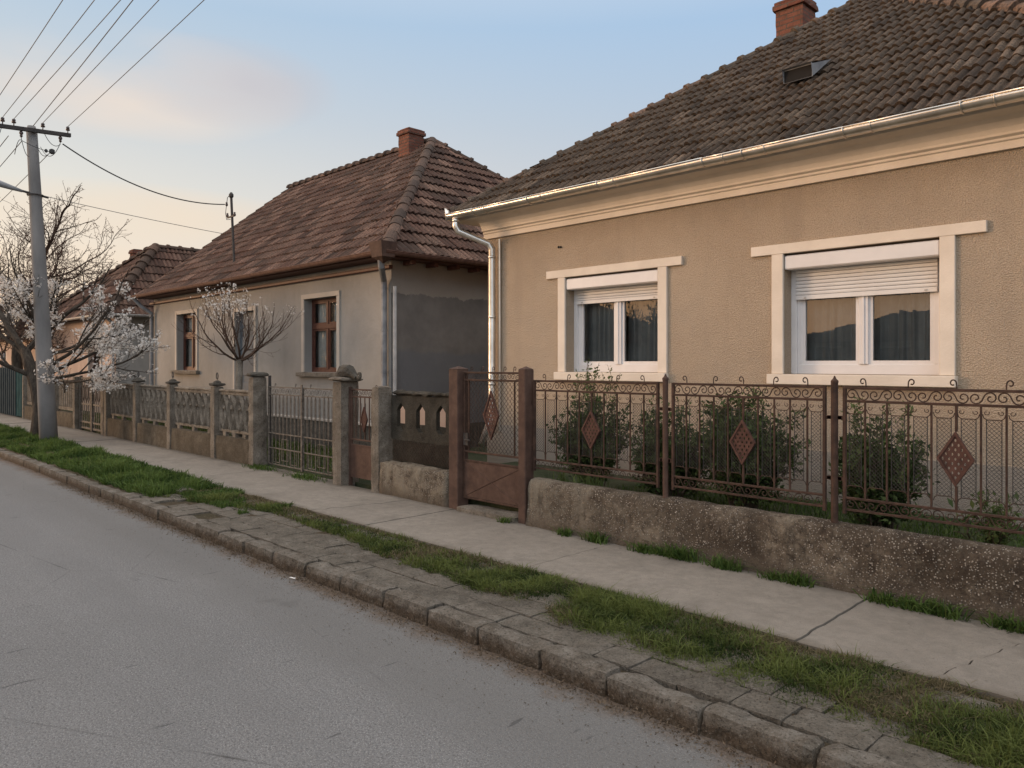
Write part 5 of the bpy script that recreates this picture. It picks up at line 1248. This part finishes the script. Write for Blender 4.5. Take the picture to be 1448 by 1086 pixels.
# weed tufts along the foot of the walls
tufts = [(-4.62,.8),(-4.26,1.2),(-3.77,1.0),(-3.60,.9),(-3.40,1.7),(-3.02,1.3),(-2.63,.9),(-2.45,1.2),(-1.88,1.0),(-1.70,1.1),(-1.52,1.3),(-1.20,1.1),(-1.02,1.3),(-5.4,.7)]
ORD = ['first','second','third','fourth','fifth','sixth','seventh','eighth','ninth','tenth','eleventh','twelfth','thirteenth','fourteenth']
for i, (tx, s_) in enumerate(tufts):
    T = empty('weed_tuft', (tx, 5.17, .115), f'{("largest" if s_ > 1.5 else "small" if s_ < 1 else "leafy")} green weed tuft at the pebbled wall foot, {ORD[sorted(range(len(tufts)), key=lambda q: tufts[q][0]).index(i)]} from the left', 'weed', 'weed tufts at the foot of the wall')
    n = int(110*s_); sp = .046*s_; x = tx+rng.normal(size=n)*sp; y = 5.165+rng.normal(size=n)*.022-.012
    blades('leaves', x, np.minimum(y-.01, 5.20), np.full(n,.11), .095*s_**.7*(.35+.9*rng.random(n)), 'lush', width=.0105, lean=1.15, parent=T)
for tx, lab in ((-10.7,'grass tuft at the left foot of the driveway gate'), (-9.35,'grass tuft at the right foot of the driveway gate')):
    T = empty('weed_tuft', (tx, 5.2, .11), lab, 'weed', 'tufts at the driveway gate'); n = 260; x = tx+rng.normal(size=n)*.18; y = 5.22+rng.normal(size=n)*.06
    blades('leaves', x, y, np.full(n,.112), .07*(.4+.9*rng.random(n)), 'lush', width=.011, lean=1.1, parent=T)
# dry leaves and grit along the gutter
n = 5200; x = -12+12*rng.random(n); y = 2.965-np.abs(rng.normal(size=n))*.065; C = np.stack([x, y, .004+.012*rng.random(n)],1)
dl = leafcards('leaf_litter', C, .016, 'leafdry', None, .35, 0); tag(dl, 'dry leaf crumbs and grit lying along the foot of the kerb', 'leaf litter', kind='stuff')
n = 900; x = -9+9*rng.random(n); y = 3.2+.9*rng.random(n); dl = leafcards('leaf_litter', np.stack([x,y,vz(x,y)+.02],1), .018, 'leafdry', None, .35, 0); tag(dl, 'dry leaf crumbs scattered over the verge', 'leaf litter', kind='stuff')
n = 1400; x = -12+12*rng.random(n); y = 2.97-np.abs(rng.normal(size=n))*.25; r0 = .0035
V = []; 
for k in range(6): th = k*math.pi/3; V.append(np.stack([x+r0*np.cos(th)*(.6+.8*rng.random(n)), y+r0*np.sin(th)*(.6+.8*rng.random(n)), np.full(n,.003)],1))
V.append(np.stack([x,y,.003+.005*rng.random(n)],1)); V = np.stack(V,1).reshape(-1,3); i = np.arange(n)[:,None]*7
gr = npmesh('grit', V, np.concatenate([i+np.array([[k,(k+1)%6,6]]) for k in range(6)],0), 'kerb'); tag(gr, 'small stones scattered on the road beside the kerb', 'grit', kind='stuff')
m = MB(); m.tube([(-5.44,2.905,.008),(-5.38,2.92,.008)], .0055, 8); bt = m.build('cigarette_end', 'butt'); tag(bt, 'white cigarette end lying on the road near the kerb', 'litter')
m = MB(); m.tube([(-5.38,2.92,.008),(-5.36,2.925,.008)], .0056, 8); m.build('filter_tip', 'leafdry', bt)

# ---------------------------------------------------------------- utility pole, lamp, wires
UP = empty('utility_pole', (-17.1, 4.0, .1), 'grey concrete utility pole with a steel crossarm and insulators standing in the verge grass', 'utility pole')
bx, by, tx_, ty = -17.1, 4.0, -17.1, 3.70; zt = 6.22
m = MB(); m.tube([(bx+(tx_-bx)*t, by+(ty-by)*t, .0+zt*t) for t in (0,.15,.3,.5,.7,.85,.985)], [.165,.155,.145,.13,.115,.103,.095], 16); m.tube([(tx_,ty,zt-.1),(tx_,ty-.0,zt+.02)], [.095,.07], 12)
m.build('shaft', 'pole', UP, True)
def lean_y(z): return by+(ty-by)*z/zt
ca = MB(); ca.add([(tx_+.10,3.05,6.06),(tx_+.17,3.05,6.06),(tx_+.17,4.34,6.13),(tx_+.10,4.34,6.13),(tx_+.10,3.05,6.13),(tx_+.17,3.05,6.13),(tx_+.17,4.34,6.20),(tx_+.10,4.34,6.20)], [(0,3,2,1),(4,5,6,7),(0,1,5,4),(1,2,6,5),(2,3,7,6),(3,0,4,7)])
arm = ca.build('crossarm', 'iron', UP)
def armz(y): return 6.13+(y-3.05)/1.29*.07
ins = [(2.98,1), (3.20,1), (3.38,1), (3.86,1), (4.29,1)]
for y, _ in ins[1:]:
    m = MB(); z = armz(y); m.lathe((tx_+.135, y), [(.010,z),(.010,z+.05),(.036,z+.055),(.040,z+.075),(.024,z+.09),(.033,z+.10),(.028,z+.125),(.010,z+.135)], 10); m.build('insulator', 'insul', arm)
for y in (3.10, 3.50, 4.16):
    m = MB(); z = armz(y)-.07; m.lathe((tx_+.135, y), [(.010,z),(.034,z-.03),(.034,z-.06),(.018,z-.08),(.028,z-.10),(.012,z-.13)][::-1], 9); m.build('insulator', 'insul', arm)
m = MB()
def sagline(a, b, sag, n=24): a = Vector(a); b = Vector(b); return [a.lerp(b, t)-Vector((0,0,4*sag*t*(1-t))) for t in [i/n for i in range(n+1)]]
for (a, b, s_) in (((tx_+.135,3.10,5.95),(tx_+.135,3.20,6.2),.12), ((tx_+.135,3.50,5.95),(tx_+.20,3.62,5.60),.10), ((tx_+.135,3.50,5.9),(tx_+.1,3.40,5.62),-.1), ((tx_+.135,4.16,5.98),(tx_+.22,3.80,5.82),.22), ((tx_+.135,4.16,5.95),(tx_+.1,3.86,6.2),.14), ((tx_+.2,3.5,5.88),(tx_+.2,3.95,5.76),.02), ((tx_+.1,3.95,5.72),(tx_+.15,3.75,5.86),.1)):
    m.tube(sagline(a, b, s_, 10), .006, 4, False)
m.build('jumper_wires', 'wire', UP)
m = MB(); m.lathe((tx_+.2,4.0), [(.02,5.72),(.05,5.74),(.05,5.80),(.02,5.82)], 8); m.build('wire_clamp', 'wire', UP); m = MB(); m.lathe((tx_+.2,3.9), [(.01,5.73),(.03,5.75),(.03,5.78),(.01,5.80)], 8)
m.build('wire_clamp', 'wire', UP)
SL = empty('street_lamp', (-17.1, lean_y(4.92), 4.92), 'grey street lamp arm reaching left over the road from the utility pole', 'street lamp')
m = MB(); y0 = lean_y(4.92); m.tube([(bx+.02,y0+.22,4.90),(bx+.02,y0-.2,4.96),(bx+.02,y0-.7,5.06)], .022, 8); m.tube([(bx+.135*math.cos(t),y0+.135*math.sin(t),4.92) for t in [k*math.pi/6 for k in range(13)]], .014, 5); m.build('arm', 'iron', SL)
m = MB(); m.tube([(bx+.02,y0-.22,4.96),(bx+.02,y0-.40,5.00),(bx+.02,y0-.75,5.08),(bx+.02,y0-1.05,5.14)], [.025,.045,.075,.045], 10); hd = m.build('lamp_head', 'lamp', SL, True)
m = MB(); m.lathe((bx+.02,y0-.80), [(.03,4.98),(.06,5.01),(.065,5.03)], 10); m.build('lamp_glass', 'white', hd)
# overhead lines
def wire_to(y, z0, zr, x1=22):
    return sagline((tx_+.135,y,z0), (x1,y,zr), .35, 40)
W_ = [(2.95,6.26,88,0),(3.20,6.27,133,0),(3.38,6.28,170,0),(3.70,6.22,187,0),(3.86,6.31,224,0),(4.29,6.33,288,0)]
lw = 'thin overhead line running along the street from the crossarm of the utility pole'
for i, (y, z0, u, _) in enumerate(W_):
    a = (u-724)/1088; dy = .697+.717*a; t = y/dy; X = (-.717+.697*a)*t; zz_ = 1.65+t*515/1088
    slope = (zz_-z0)/(X-(tx_+.135)); zr = z0+slope*(22-tx_)*1.0
    L_ = 22-tx_; f = (X-tx_)/L_; sag = .30; zr = z0+(zz_+4*sag*f*(1-f)-z0)/f
    m = MB(); m.tube(sagline((tx_+.135,y,z0), (22,y,zr), sag, 40), .0058 if i != 3 else .007, 5, False); tag(m.build('power_line', 'alu'), f'thin overhead line along the street from the crossarm, {ORD[i]} of six from the left', 'power line', 'overhead lines toward the viewer')
for i, (y, z0) in enumerate(((3.12,5.95),(3.30,5.95),(3.52,5.90),(4.0,5.78))):
    m = MB(); m.tube(sagline((tx_+.1,y,z0), (-58,y+.1,5.9), .75, 40), .008, 4, False); tag(m.build('power_line', 'alu'), f'thin overhead line leading away beyond the utility pole, {ORD[i]} of four from the left', 'power line', 'overhead lines beyond the pole')
m = MB(); m.tube(sagline((tx_+.135,4.20,5.97), (-17.46,7.67,5.36), .30, 24), .013, 6, False); tag(m.build('service_cable', 'wire'), 'dark sagging service cable from the utility pole to the mast on the middle roof', 'cable')
m = MB(); m.tube(sagline((-17.7,-6.0,6.75), (-21.75,9.5,5.42), .30, 30), .008, 5, False); tag(m.build('service_cable', 'alu'), 'thin lower cable passing behind the pole and ending at the middle house roof', 'cable')

# ---------------------------------------------------------------- trees across the road, seen in the window glass
def leafy_tree(x, y, h, r, label, seed, nl=1500):
    rr = random.Random(seed); T = empty('street_tree', (x,y,0), label, 'tree', 'trees across the road'); m = MB(); tips = []
    m.tube([(x,y,-.05),(x+.05,y,h*.22),(x,y+.05,h*.4)], [.2,.16,.13], 8)
    P = dict(levels=3, n=4, taper=.7, wig=.2, up=.08, up0=.03, kids=[4,4,3], t0=.3, spread=.7, lr=.68, rr=.6, rmin=.01, tipdepth=1, floor=1.5)
    for k in range(6): th = k*1.05+rr.random(); grow(m, (x,y,h*.38), (math.cos(th)*.8, math.sin(th)*.8, .8), r*.55, .08, 3, P, rr, tips)
    m.build('trunk', 'bark', T); tp = [t[0] for t in tips]; C = [tuple(np.array(rr.choice(tp))+rng.normal(size=3)*.16) for _ in range(nl)]
    leafcards('crown', C, .10, 'treeleaf', T, .55, 0); return T
leafy_tree(-15.5, -7.5, 4.6, 2.3, 'leafy dark tree across the road mirrored in the left shuttered window', 41)
leafy_tree(-20.0, -8.2, 4.8, 2.2, 'second leafy dark tree across the road further from the long house', 42)
leafy_tree(-3.6, -7.0, 5.0, 1.5, 'small thin tree across the road near the viewer', 43, 700)
leafy_tree(-27.0, -8.5, 5.0, 2.2, 'third leafy dark tree across the road, furthest along the street', 44, 1500)
